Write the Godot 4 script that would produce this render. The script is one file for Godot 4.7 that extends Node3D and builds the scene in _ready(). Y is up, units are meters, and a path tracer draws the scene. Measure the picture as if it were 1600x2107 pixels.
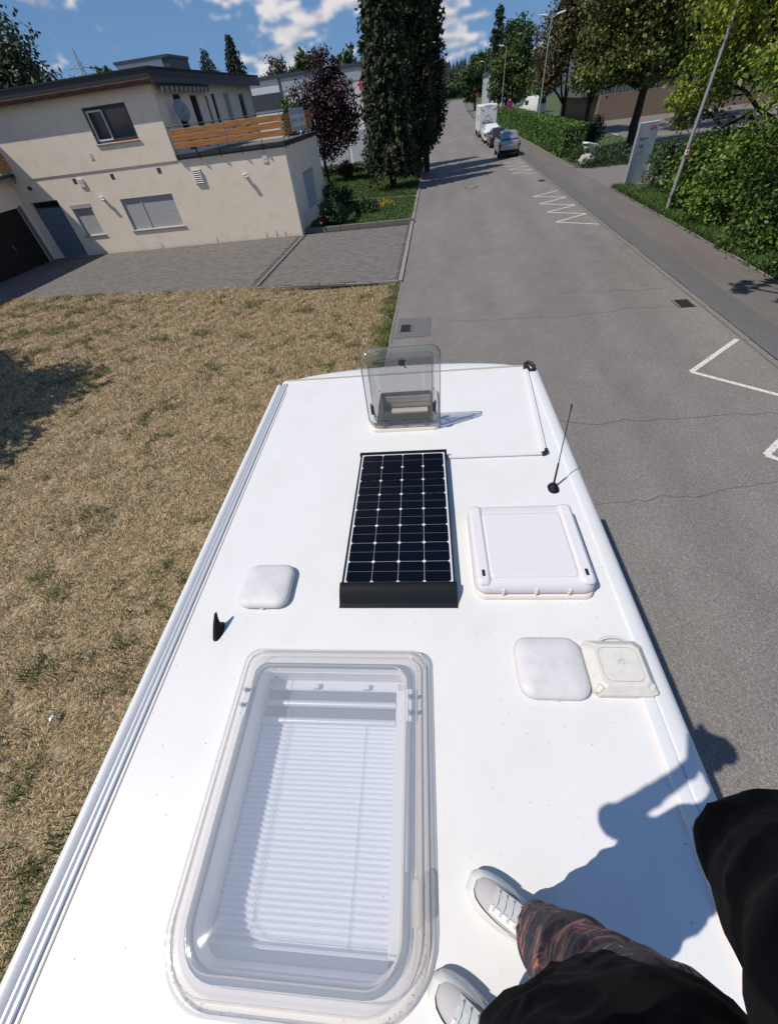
extends Node3D
# A street seen from the roof of a parked motorhome.

class MB:
	var v := PackedVector3Array()
	var n := PackedVector3Array()
	var c := PackedColorArray()
	var ix := PackedInt32Array()
	var col := Color.WHITE
	func tri(a: Vector3, b: Vector3, d: Vector3):
		var k := (b - a).cross(d - a).normalized()
		var o := v.size()
		for p in [a, b, d]:
			v.append(p); n.append(k); c.append(col)
		ix.append(o); ix.append(o + 2); ix.append(o + 1)
	func quad(a: Vector3, b: Vector3, d: Vector3, e: Vector3):
		var k := (b - a).cross(e - a).normalized()
		if k.length() < .5: k = (d - b).cross(e - b).normalized()
		var o := v.size()
		for p in [a, b, d, e]:
			v.append(p); n.append(k); c.append(col)
		for q in [0, 2, 1, 0, 3, 2]: ix.append(o + q)
	func box(p: Vector3, s: Vector3, b := Basis()):
		var x := b.x * s.x * .5; var y := b.y * s.y * .5; var z := b.z * s.z * .5
		quad(p - x - y + z, p + x - y + z, p + x + y + z, p - x + y + z)
		quad(p + x - y - z, p - x - y - z, p - x + y - z, p + x + y - z)
		quad(p + x - y + z, p + x - y - z, p + x + y - z, p + x + y + z)
		quad(p - x - y - z, p - x - y + z, p - x + y + z, p - x + y - z)
		quad(p - x + y + z, p + x + y + z, p + x + y - z, p - x + y - z)
		quad(p - x - y - z, p + x - y - z, p + x - y + z, p - x - y + z)
	func bb(x0, x1, y0, y1, z0, z1):
		box(Vector3(x0 + x1, y0 + y1, z0 + z1) * .5, Vector3(absf(x1 - x0), absf(y1 - y0), absf(z1 - z0)))
	# box with chamfered edges
	func cbox(p: Vector3, s: Vector3, r: float, b := Basis()):
		var h := s * .5
		r = minf(r, minf(h.x, minf(h.y, h.z)) * .95)
		var P := {}
		for i in [-1, 1]:
			for j in [-1, 1]:
				for k in [-1, 1]:
					P[[i, j, k, 0]] = p + b * Vector3(i * h.x, j * (h.y - r), k * (h.z - r))
					P[[i, j, k, 1]] = p + b * Vector3(i * (h.x - r), j * h.y, k * (h.z - r))
					P[[i, j, k, 2]] = p + b * Vector3(i * (h.x - r), j * (h.y - r), k * h.z)
		for s2 in [-1, 1]:
			oq(p, P[[s2, -1, -1, 0]], P[[s2, 1, -1, 0]], P[[s2, 1, 1, 0]], P[[s2, -1, 1, 0]])
			oq(p, P[[-1, s2, -1, 1]], P[[1, s2, -1, 1]], P[[1, s2, 1, 1]], P[[-1, s2, 1, 1]])
			oq(p, P[[-1, -1, s2, 2]], P[[1, -1, s2, 2]], P[[1, 1, s2, 2]], P[[-1, 1, s2, 2]])
			for s3 in [-1, 1]:
				oq(p, P[[s2, s3, -1, 0]], P[[s2, s3, 1, 0]], P[[s2, s3, 1, 1]], P[[s2, s3, -1, 1]])
				oq(p, P[[s2, -1, s3, 0]], P[[s2, 1, s3, 0]], P[[s2, 1, s3, 2]], P[[s2, -1, s3, 2]])
				oq(p, P[[-1, s2, s3, 1]], P[[1, s2, s3, 1]], P[[1, s2, s3, 2]], P[[-1, s2, s3, 2]])
				for s4 in [-1, 1]:
					ot(p, P[[s2, s3, s4, 0]], P[[s2, s3, s4, 1]], P[[s2, s3, s4, 2]])
	func oq(o, a, b, d, e):   # quad turned away from o
		if (b - a).cross(e - a).dot((a + d) * .5 - o) < 0: quad(a, e, d, b)
		else: quad(a, b, d, e)
	func ot(o, a, b, d):
		if (b - a).cross(d - a).dot(a - o) < 0: tri(a, d, b)
		else: tri(a, b, d)
	# grid of points with smooth normals
	func loft(R: Array, closed := true, cap0 := false, cap1 := false, out := Vector3.INF):
		var m: int = R.size(); var k: int = R[0].size()
		var cen := Vector3.ZERO
		for r in R:
			for p in r: cen += p
		cen /= float(m * k)
		if out != Vector3.INF: cen = out
		var N := []
		var sg := 0.0
		for i in m:
			var row := PackedVector3Array()
			for j in k:
				var ja: int = (j - 1 + k) % k if closed else maxi(j - 1, 0)
				var jb: int = (j + 1) % k if closed else mini(j + 1, k - 1)
				var du: Vector3 = R[i][jb] - R[i][ja]
				var dv: Vector3 = R[mini(i + 1, m - 1)][j] - R[maxi(i - 1, 0)][j]
				var q := du.cross(dv)
				q = q.normalized() if q.length() > 1e-12 else Vector3.UP
				row.append(q); sg += q.dot((R[i][j] - cen).normalized())
			N.append(row)
		var f := -1.0 if sg < 0 else 1.0
		var o := v.size()
		for i in m:
			for j in k:
				v.append(R[i][j]); n.append(N[i][j] * f); c.append(col)
		for i in m - 1:
			for j in (k if closed else k - 1):
				var a := o + i * k + j; var b := o + i * k + (j + 1) % k; var d := b + k; var e := a + k
				if f > 0:
					for q in [a, d, b, a, e, d]: ix.append(q)
				else:
					for q in [a, b, d, a, d, e]: ix.append(q)
		for z in 2:
			if (z == 0 and cap0) or (z == 1 and cap1):
				var r: PackedVector3Array = R[0] if z == 0 else R[m - 1]
				var mid := Vector3.ZERO
				for p in r: mid += p
				mid /= k
				var inner: Vector3 = cen
				for j in k: ot(inner, mid, r[j], r[(j + 1) % k])
	func cone(a: Vector3, b: Vector3, ra: float, rb: float, seg := 10, caps := true):
		tube([a, b], [ra, rb], seg, caps)
	func tube(P: Array, rad, seg := 8, caps := true):
		var R := []
		var d0: Vector3 = (P[1] - P[0]).normalized()
		var u := d0.cross(Vector3.UP if absf(d0.y) < .9 else Vector3.RIGHT).normalized()
		for i in P.size():
			var d: Vector3 = (P[mini(i + 1, P.size() - 1)] - P[maxi(i - 1, 0)]).normalized()
			u = (u - d * u.dot(d)).normalized()
			var w := d.cross(u)
			var r: float = rad[i] if rad is Array else rad
			var q := PackedVector3Array()
			for j in seg:
				var a := TAU * j / seg
				q.append(P[i] + (u * cos(a) + w * sin(a)) * r)
			R.append(q)
		# orientation from the axis itself
		var o := v.size()
		loft(R, true)
		var k = (v[o] - P[0]).dot(n[o])
		if k < 0:
			for i in range(o, v.size()): n[i] = -n[i]
			var st := ix.size() - (P.size() - 1) * seg * 6
			for i in range(st, ix.size(), 3):
				var t := ix[i + 1]; ix[i + 1] = ix[i + 2]; ix[i + 2] = t
		if caps:
			for e in 2:
				var r: PackedVector3Array = R[0] if e == 0 else R[R.size() - 1]
				var pc: Vector3 = P[0] if e == 0 else P[P.size() - 1]
				var ref: Vector3 = P[1] if e == 0 else P[P.size() - 2]
				for j in seg: ot(ref, pc, r[j], r[(j + 1) % seg])
	# rounded rectangle ring in the plane y
	static func rr(cx, cz, w, d, r, y, seg := 5) -> PackedVector3Array:
		var q := PackedVector3Array()
		r = minf(r, minf(w, d) * .499)
		for k in 4:
			var sx: float = [1, -1, -1, 1][k]; var sz: float = [1, 1, -1, -1][k]
			for j in seg + 1:
				var a := PI * .5 * (k + float(j) / seg)
				q.append(Vector3(cx + sx * (w * .5 - r) + cos(a) * r, y, cz + sz * (d * .5 - r) + sin(a) * r))
		return q
	# stack of rounded rectangles: spec rows [inset, y]
	func pad(cx, cz, w, d, r, spec: Array, top := true, bottom := false, seg := 5):
		var R := []
		for s in spec: R.append(rr(cx, cz, w - 2 * s[0], d - 2 * s[0], maxf(r - s[0], .004), s[1], seg))
		loft(R, true, bottom, top)
	func prism(poly: Array, t: Transform3D, depth: float):
		var P := PackedVector2Array(poly)
		if Geometry2D.is_polygon_clockwise(P): P.reverse()
		var tr := Geometry2D.triangulate_polygon(P)
		var z := t.basis.z * depth
		for i in range(0, tr.size(), 3):
			var a := t * Vector3(P[tr[i]].x, P[tr[i]].y, 0); var b := t * Vector3(P[tr[i + 1]].x, P[tr[i + 1]].y, 0); var d := t * Vector3(P[tr[i + 2]].x, P[tr[i + 2]].y, 0)
			if (b - a).cross(d - a).dot(z) < 0:
				var k := b; b = d; d = k
			tri(a + z, b + z, d + z); tri(a, d, b)
		var cen := Vector2.ZERO
		for i in P.size():
			var p := P[i]; var q := P[(i + 1) % P.size()]
			var a := t * Vector3(p.x, p.y, 0); var b := t * Vector3(q.x, q.y, 0)
			var outw := t.basis * Vector3(q.y - p.y, p.x - q.x, 0)
			if (b - a).cross(z).dot(outw) < 0: quad(b, a, a + z, b + z)
			else: quad(a, b, b + z, a + z)
	func blob(p: Vector3, r: Vector3, seg := 10, noise: FastNoiseLite = null, amp := 0.0):
		var R := []
		for i in seg + 1:
			var a := PI * i / seg
			var q := PackedVector3Array()
			for j in seg * 2:
				var b := PI * j / seg
				var d := Vector3(sin(a) * cos(b), cos(a), sin(a) * sin(b))
				var k := 1.0
				if noise: k += amp * noise.get_noise_3dv(d * 10.0 + p * 3.0)
				q.append(p + d * r * k)
			R.append(q)
		loft(R, true)
	func mesh() -> ArrayMesh:
		var A := []
		A.resize(Mesh.ARRAY_MAX)
		A[Mesh.ARRAY_VERTEX] = v; A[Mesh.ARRAY_NORMAL] = n; A[Mesh.ARRAY_COLOR] = c; A[Mesh.ARRAY_INDEX] = ix
		var m := ArrayMesh.new()
		m.add_surface_from_arrays(Mesh.PRIMITIVE_TRIANGLES, A)
		return m

var rng := RandomNumberGenerator.new()
var M := {}
var names := {}

func V(x, y, z) -> Vector3: return Vector3(x, y, z)
func lin(r, g, b) -> Color: return Color(r, g, b).linear_to_srgb()
func rf(a: float, b: float) -> float: return rng.randf_range(a, b)

func mt(r, g, b, rough := .7, metal := 0.0, tex = null, scale := 1.0, world := true) -> StandardMaterial3D:
	var m := StandardMaterial3D.new()
	m.albedo_color = lin(r, g, b)
	m.roughness = rough
	m.metallic = metal
	if tex:
		m.albedo_texture = tex
		m.uv1_triplanar = true
		m.uv1_world_triplanar = world
		m.uv1_scale = Vector3.ONE / scale
	return m

func vcm(rough := .7, back := 0.0) -> StandardMaterial3D:   # colour carried by the vertices
	var m := StandardMaterial3D.new()
	m.vertex_color_use_as_albedo = true
	m.roughness = rough
	m.cull_mode = BaseMaterial3D.CULL_DISABLED
	if back > 0:
		m.backlight_enabled = true
		m.backlight = Color(back, back, back)
	return m

func glass(r, g, b, alpha: float, rough := .03) -> StandardMaterial3D:
	var m := mt(r, g, b, rough)
	m.transparency = BaseMaterial3D.TRANSPARENCY_ALPHA
	m.albedo_color.a = alpha
	m.cull_mode = BaseMaterial3D.CULL_DISABLED
	return m

# seamless noise picture run through a ramp of [position, linear colour]
func ntex(seed_: int, freq: float, ramp: Array, size := 512, oct := 4, kind := FastNoiseLite.TYPE_SIMPLEX_SMOOTH, warp := 0.0) -> ImageTexture:
	var f := FastNoiseLite.new()
	f.seed = seed_; f.frequency = freq; f.noise_type = kind
	f.fractal_octaves = oct
	if oct == 1: f.fractal_type = FastNoiseLite.FRACTAL_NONE
	if warp > 0:
		f.domain_warp_enabled = true; f.domain_warp_amplitude = warp; f.domain_warp_frequency = freq * .6
	var im := f.get_seamless_image(size, size)
	return ImageTexture.create_from_image(ramped(im.get_data(), size, ramp))

func ramped(src: PackedByteArray, size: int, ramp: Array) -> Image:
	var lut := []
	for i in 256:
		var t := i / 255.0
		var q: Color = ramp[0][1]
		for k in ramp.size() - 1:
			if t >= ramp[k][0]:
				q = (ramp[k][1] as Color).lerp(ramp[k + 1][1], clampf((t - ramp[k][0]) / maxf(ramp[k + 1][0] - ramp[k][0], 1e-4), 0, 1))
		q = q.linear_to_srgb()
		lut.append([q.r8, q.g8, q.b8])
	var out := PackedByteArray()
	out.resize(src.size() * 3)
	for i in src.size():
		var q: Array = lut[src[i]]
		out[i * 3] = q[0]; out[i * 3 + 1] = q[1]; out[i * 3 + 2] = q[2]
	return Image.create_from_data(size, size, false, Image.FORMAT_RGB8, out)

func hmap(seed_: int, freq: float, size := 256, oct := 3) -> ImageTexture:
	return ntex(seed_, freq, [[0.0, Color.BLACK], [1.0, Color.WHITE]], size, oct)

func relief(m: StandardMaterial3D, tex, cm: float):
	m.heightmap_enabled = true
	m.heightmap_texture = tex
	m.heightmap_scale = cm

func numbered(called: String) -> String:
	if not names.has(called):
		names[called] = 0
		return called
	names[called] += 1
	return "%s_%03d" % [called, names[called]]

func tag(o: Node, label := "", category := "", group := "", kind := "") -> Node:
	if label: o.set_meta("label", label)
	if category: o.set_meta("category", category)
	if group: o.set_meta("group", group)
	if kind: o.set_meta("kind", kind)
	return o

func thing(called: String, at: Vector3, turn: float, label: String, category: String, group := "") -> Node3D:
	var o := Node3D.new()
	o.name = numbered(called)
	add_child(o)
	o.position = at
	o.rotation.y = turn
	tag(o, label, category, group)
	return o

func obj(called: String, shape, m: Material, parent: Node = null, at := Vector3.ZERO) -> MeshInstance3D:
	var o := MeshInstance3D.new()
	o.mesh = shape.mesh() if shape is MB else shape
	o.material_override = m
	if parent == null or parent == self:
		o.name = numbered(called)
		add_child(o)
	else:
		o.name = called
		parent.add_child(o, true)
	o.position = at
	return o

func struct(called: String, shape, m: Material) -> MeshInstance3D:
	return tag(obj(called, shape, m), "", "", "", "structure") as MeshInstance3D

func _ready():
	rng.seed = 77
	setup_camera_and_light()
	materials()
	ground_and_road()
	house()
	hall()
	motorhome()
	person()
	right_side()
	vehicles()
	vegetation()
	far_scene()

func setup_camera_and_light():
	var cam := Camera3D.new()
	cam.name = "camera"
	add_child(cam)
	cam.transform = Transform3D(Basis(V(.9918001, -.0943870, -.0861602), V(.0004972, .6770322, -.7359532), V(.1277976, .7298756, .6715276)).orthonormalized(), V(0, 4.55, 0))
	cam.fov = 106.27
	cam.near = .02
	cam.far = 3000
	cam.current = true
	var sun := DirectionalLight3D.new()
	sun.name = "sun"
	add_child(sun)
	sun.look_at_from_position(Vector3.ZERO, V(.565, -1, -.28), Vector3.UP)
	sun.light_energy = 1.25
	sun.light_color = Color(1.0, .965, .915)
	sun.light_angular_distance = .5
	sun.shadow_enabled = true
	var we := WorldEnvironment.new()
	we.name = "environment"
	add_child(we)
	var e := Environment.new()
	we.environment = e
	e.background_mode = Environment.BG_SKY
	e.tonemap_mode = Environment.TONE_MAPPER_LINEAR
	e.tonemap_exposure = 1.08
	e.sdfgi_enabled = true
	e.ssao_enabled = true
	e.ssil_enabled = true
	var sm := PanoramaSkyMaterial.new()
	sm.panorama = sky_picture()
	var sky := Sky.new()
	sky.sky_material = sm
	e.sky = sky

func sky_picture() -> ImageTexture:
	var w := 2048; var h := 1024
	var im := Image.create(w, h, false, Image.FORMAT_RGBF)
	var f := FastNoiseLite.new()      # broad fields of cloud
	f.seed = 2; f.frequency = .46; f.fractal_octaves = 3
	var g := FastNoiseLite.new()      # heaped edges
	g.seed = 8; g.frequency = 1.1; g.fractal_octaves = 5; g.fractal_gain = .5
	var zen := Color(.055, .155, .37); var hor := Color(.165, .30, .51)
	im.fill(hor)
	for y in h / 2:
		var el := PI * (.5 - (y + .5) / h)
		var sy := sin(el); var cy := cos(el)
		var base := zen.lerp(hor, pow(1.0 - sy, 3.4))
		var k := 1.0 / (sy + .20)
		for x in w:
			var az := TAU * (x + .5) / w
			var p := V(sin(az) * cy * k * 2.7, sy * k * 3.4, -cos(az) * cy * k * 2.7)
			var lo := f.get_noise_3dv(p)
			var q := base
			if lo > -.28:
				var a := lo * 1.15 + .30 - .35 * smoothstep(.30, .75, sy) - 1.25 * absf(g.get_noise_3dv(p)) - .09
				var cov := smoothstep(-.01, .26, a)
				if cov > 0.0:
					var pu := p + V(-.10, .24, .06)
					var au := f.get_noise_3dv(pu) * 1.15 + .30 - .35 * smoothstep(.30, .75, sy) - 1.25 * absf(g.get_noise_3dv(pu)) - .09
					var sh := clampf(.58 + (a - au) * 1.5, 0.0, 1.0)
					q = base.lerp(Color(.30, .34, .43).lerp(Color(.76, .72, .72), sh), cov * .92)
			im.set_pixel(x, y, q)
	return ImageTexture.create_from_image(im)

func materials():
	var W := Color.WHITE
	M.asphalt = mt(1, 1, 1, .92, 0, asphalt_tex(3, Color(.242, .222, .209)), 9.0)
	M.asphalt.vertex_color_use_as_albedo = true
	relief(M.asphalt, hmap(8, .06, 512, 2), .25)
	M.tarmac = mt(1, 1, 1, .9, 0, asphalt_tex(4, Color(.150, .146, .150)), 8.0)
	M.tarmac.vertex_color_use_as_albedo = true
	M.walk = mt(1, 1, 1, .93, 0, asphalt_tex(5, Color(.188, .166, .156)), 8.5)
	M.walk.vertex_color_use_as_albedo = true
	M.lotfloor = mt(1, 1, 1, .92, 0, asphalt_tex(6, Color(.20, .182, .174)), 1.8)
	M.paint = mt(.62, .60, .56, .75, 0, ntex(21, .05, [[.1, Color(.36, .34, .32)], [.42, W], [1.0, W]], 256), .9)
	M.concrete = mt(.30, .285, .26, .9, 0, ntex(22, .03, [[0.0, Color(.6, .6, .6)], [1.0, W]], 256), .8)
	M.crack = mt(.125, .114, .106, .95)
	M.kerb = mt(.24, .225, .20, .92, 0, ntex(23, .04, [[0.0, Color(.5, .5, .5)], [1.0, W]], 256), .7)
	M.paver = vcm(.9)
	M.stucco = mt(.84, .74, .61, .93, 0, ntex(31, .012, [[.1, Color(.93, .92, .90)], [.5, W], [1.0, W]], 512, 5), 5.0)
	relief(M.stucco, hmap(32, .12, 256, 2), .12)
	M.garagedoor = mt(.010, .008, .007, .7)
	M.slate = mt(.035, .043, .05, .45, .2)
	M.darkmetal = mt(.02, .022, .025, .5, .3)
	M.plank = mt(.45, .205, .066, .55, 0, wood_tex(41), 1.6)
	M.lath = mt(.15, .088, .058, .8, 0, wood_tex(42), 1.1)
	M.shutter = mt(.42, .42, .44, .55)
	M.white_frame = mt(.62, .62, .62, .45)
	M.dark = mt(.012, .012, .013, .8)
	M.plaster = mt(.45, .43, .40, .9)
	M.winglass = mt(.018, .022, .028, .06)
	M.bluedoor = mt(.17, .215, .275, .5, 0, ntex(43, .02, [[0.0, Color(.75, .75, .78)], [1.0, W]], 256), 1.2)
	M.redpaint = mt(.16, .012, .012, .5)
	M.curtain = mt(.16, .17, .19, .9)
	M.steel = mt(.45, .46, .47, .38, .85)
	M.galv = mt(.40, .42, .44, .5, .45)
	M.dish = mt(.26, .28, .31, .5)
	M.hallwhite = mt(.72, .73, .75, .5)
	M.hallgrey = mt(.42, .45, .50, .5)
	M.halldark = mt(.055, .065, .085, .5)
	M.red = mt(.62, .02, .02, .5)
	M.blue = mt(.02, .03, .30, .45)
	M.yellow = mt(.62, .42, .03, .55)
	M.rubber = mt(.014, .014, .015, .8)
	M.black = mt(.012, .013, .016, .5)
	M.graphite = mt(.009, .011, .015, .55)
	M.graphite.metallic_specular = .25
	M.leaf = vcm(.55, .6)
	M.needle = vcm(.75, .25)
	M.straw = vcm(.85, .25)
	M.bark = mt(.075, .058, .044, .95, 0, ntex(51, .05, [[0.0, Color(.45, .45, .45)], [1.0, W]], 256), .8)
	M.barkdark = mt(.035, .028, .024, .95, 0, ntex(51, .05, [[0.0, Color(.45, .45, .45)], [1.0, W]], 256), .8)
	M.soil = mt(1, 1, 1, .97, 0, ntex(61, .035, [[.15, Color(.12, .095, .06)], [.4, Color(.25, .185, .115)], [.6, Color(.33, .25, .155)], [.85, Color(.42, .33, .21)]], 512, 5), 1.4)
	M.turf = mt(1, 1, 1, .97, 0, ntex(62, .03, [[.15, Color(.022, .036, .010)], [.5, Color(.05, .085, .02)], [.9, Color(.085, .12, .032)]], 512, 5), 2.2)
	M.fieldgreen = mt(.055, .105, .028, .95, 0, ntex(63, .01, [[0.0, Color(.7, .75, .6)], [1.0, W]], 256), 60.0)
	# motorhome
	M.roof = mt(.69, .69, .69, .45, 0, roof_tex(), 2.2, false)
	M.rvwhite = mt(.66, .67, .68, .40)
	M.abs = mt(.66, .645, .67, .36)
	M.absold = mt(1, 1, 1, .55, 0, spotted_tex(71, Color(.60, .59, .605), Color(.22, .20, .17), 500), .55, false)
	M.cream = mt(1, 1, 1, .6, 0, spotted_tex(72, Color(.63, .615, .575), Color(.22, .21, .17), 2600), .4, false)
	M.framewhite = mt(.72, .655, .60, .5)
	M.alu = mt(.58, .60, .63, .42, .25)
	M.seal = mt(.40, .35, .30, .8)
	M.gasket = mt(.11, .125, .15, .6)
	M.blind = mt(.72, .74, .80, .75)
	M.cell = mt(.003, .004, .008, .16)
	M.cell.metallic_specular = .28
	M.backsheet = mt(.62, .63, .66, .25)
	M.clear = glass(.74, .80, .90, .15, .03)
	M.smoke = glass(.12, .14, .13, .33, .03)
	M.clearedge = glass(.70, .66, .60, .30, .06)
	M.dirt = mt(.20, .14, .085, .95)
	M.mesh = glass(.16, .18, .22, .55, .8)
	# clothes
	M.shirt = mt(.0095, .0095, .011, .95, 0, ntex(81, .3, [[0.0, Color(.6, .6, .6)], [1.0, W]], 256, 2), .05, false)
	M.shirt.metallic_specular = .2
	M.trousers = mt(1, 1, 1, .8, 0, marble_tex(), .70, false)
	M.skin = mt(.50, .30, .22, .55)
	M.skin.subsurf_scatter_enabled = true
	M.skin.subsurf_scatter_strength = .12
	M.hair = mt(.06, .035, .02, .6)
	M.shoe = mt(.50, .485, .50, .75, 0, ntex(82, .25, [[0.0, Color(.78, .78, .78)], [1.0, W]], 256, 2), .06, false)
	M.shoewhite = mt(.68, .69, .68, .5)
	M.sole = mt(.62, .63, .60, .6)
	M.lace = mt(.55, .56, .56, .7)

func asphalt_tex(s: int, base: Color) -> ImageTexture:
	# stone chips in bitumen: many small grains of different tone
	var size := 1024
	var r := RandomNumberGenerator.new()
	r.seed = s
	var f := FastNoiseLite.new()
	f.seed = s; f.frequency = .01; f.fractal_octaves = 4
	var g := f.get_seamless_image(size, size).get_data()
	var out := PackedByteArray()
	out.resize(size * size * 3)
	for i in size * size:
		var k := .62 + .85 * r.randf() * r.randf() + (g[i] / 255.0 - .5) * .07
		var t := r.randf()
		if t > .985: k *= 1.9
		elif t < .05: k *= .55
		elif t > .93: k *= 1.35
		var q := (base * k).linear_to_srgb()
		out[i * 3] = q.r8; out[i * 3 + 1] = q.g8; out[i * 3 + 2] = q.b8
	return ImageTexture.create_from_image(Image.create_from_data(size, size, false, Image.FORMAT_RGB8, out))

func spotted_tex(s: int, base: Color, spot: Color, count: int) -> ImageTexture:
	var size := 512
	var f := FastNoiseLite.new()
	f.seed = s; f.frequency = .012; f.fractal_octaves = 5
	var im := ramped(f.get_seamless_image(size, size).get_data(), size, [[.1, base * .91], [.5, base], [1.0, base * 1.03]])
	var r := RandomNumberGenerator.new()
	r.seed = s
	for i in count:
		var k := r.randf_range(.15, .8)
		var q := base.lerp(spot, k).linear_to_srgb()
		var x := r.randi_range(0, size - 4); var y := r.randi_range(0, size - 4)
		im.fill_rect(Rect2i(x, y, 1 + int(r.randf() * 1.6), 1 + int(r.randf() * 1.6)), q)
	return ImageTexture.create_from_image(im)

func roof_tex() -> ImageTexture:
	var size := 1024
	var f := FastNoiseLite.new()
	f.seed = 91; f.frequency = .006; f.fractal_octaves = 6
	var im := ramped(f.get_seamless_image(size, size).get_data(), size, [[.1, Color(.965, .955, .94)], [.45, Color(.99, .99, .993)], [1.0, Color(1, 1, 1)]])
	var r := RandomNumberGenerator.new()
	r.seed = 9
	for i in 620:   # grit, bird lime and bits of leaf
		var k := r.randf() * r.randf()
		var q := Color(1, 1, 1).lerp(Color(.22, .17, .12) if r.randf() < .6 else Color(.3, .3, .32), .15 + k * .8).linear_to_srgb()
		var x := r.randi_range(0, size - 6); var y := r.randi_range(0, size - 6)
		var wd := 1 + int(r.randf() * 2.2); var hg := 1 + int(r.randf() * 1.6)
		im.fill_rect(Rect2i(x, y, wd, hg), q)
		if r.randf() < .12: im.fill_rect(Rect2i(x + wd, y + 1, 2, 1), q)
	return ImageTexture.create_from_image(im)

func wood_tex(s: int) -> ImageTexture:
	var size := 256
	var f := FastNoiseLite.new()
	f.seed = s; f.frequency = .02; f.fractal_octaves = 4
	var out := PackedByteArray()
	out.resize(size * size * 3)
	for y in size:
		for x in size:
			var t := f.get_noise_2d(x * .35 + 40.0 * f.get_noise_2d(x * .2, y * .6), y * 5.0)
			var k := clampf(.85 + t * .5, .4, 1.1)
			var q := Color(k, k * (.96 + t * .06), k * (.92 + t * .1)).linear_to_srgb()
			var o := (y * size + x) * 3
			out[o] = q.r8; out[o + 1] = q.g8; out[o + 2] = q.b8
	return ImageTexture.create_from_image(Image.create_from_data(size, size, false, Image.FORMAT_RGB8, out))

func marble_tex() -> ImageTexture:
	# printed swirls: salmon, rust and pale streaks on dark navy cloth
	var size := 512
	var f := FastNoiseLite.new()
	f.seed = 14; f.frequency = .006; f.fractal_octaves = 3
	var g := FastNoiseLite.new()
	g.seed = 15; g.frequency = .011; g.fractal_octaves = 2
	var out := PackedByteArray()
	out.resize(size * size * 3)
	for y in size:
		for x in size:
			var wx := x + 70.0 * g.get_noise_2d(x * .7, y * .9)
			var wy := y + 70.0 * g.get_noise_2d(x * .8 + 900.0, y * .8 + 70.0)
			var t := f.get_noise_2d(wx * .55, wy * 2.4)
			var u := f.get_noise_2d(wx * .9 + 500.0, wy * 3.4)
			var here := smoothstep(-.14, .02, g.get_noise_2d(wx * .35 + 300.0, wy * .45))
			var q := Color(.012, .014, .032)
			q = q.lerp(Color(.40, .13, .085), here * smoothstep(.14, .07, absf(t)))
			q = q.lerp(Color(.56, .27, .20), here * smoothstep(.045, .02, absf(t - .03)))
			q = q.lerp(Color(.20, .07, .05), here * smoothstep(.05, .02, absf(t - .17)) * .8)
			q = q.lerp(Color(.58, .52, .50), smoothstep(-.1, .1, here - .3) * smoothstep(.022, .008, absf(u - .05)) * .8)
			q = q.linear_to_srgb()
			var o := (y * size + x) * 3
			out[o] = q.r8; out[o + 1] = q.g8; out[o + 2] = q.b8
	return ImageTexture.create_from_image(Image.create_from_data(size, size, false, Image.FORMAT_RGB8, out))

# flat sheet on a grid; shift(z) moves it sideways; tone from stretched noise
func sheet(x0: float, x1: float, z0: float, z1: float, y: float, cx: float, cz: float, tone: Callable, shift = null) -> MB:
	var b := MB.new()
	var nx := maxi(1, int(ceil((x1 - x0) / cx))); var nz := maxi(1, int(ceil((z1 - z0) / cz)))
	for i in nz + 1:
		var z := lerpf(z0, z1, float(i) / nz)
		var s: float = shift.call(z) if shift != null else 0.0
		for j in nx + 1:
			var x := lerpf(x0, x1, float(j) / nx)
			b.v.append(V(x + s, y, z)); b.n.append(Vector3.UP)
			var t: float = tone.call(x, z)
			b.c.append(Color(t, t, t))
	for i in nz:
		for j in nx:
			var a := i * (nx + 1) + j; var d := a + nx + 1
			for q in [a, a + 1, d, a + 1, d + 1, d]: b.ix.append(q)
	return b

func road_shift(z: float) -> float:
	if z > -90: return 0.0
	return 2.6 * pow((-z - 90.0) / 110.0, 1.6)

# the meadow rises gently to the level of the yard on the far left
func meadow_y(x: float, z: float) -> float:
	return -.12 + .125 * smoothstep(-3.5, -8.0, x) * smoothstep(-10.0, -15.5, z)

func ribbon(b: MB, P: Array, w: float, y: float):
	for i in P.size() - 1:
		var a := V(P[i][0], y, P[i][1]); var d := V(P[i + 1][0], y, P[i + 1][1])
		var s := (d - a).cross(Vector3.UP).normalized() * w * .5
		b.quad(a + s, d + s, d - s, a - s)

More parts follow.
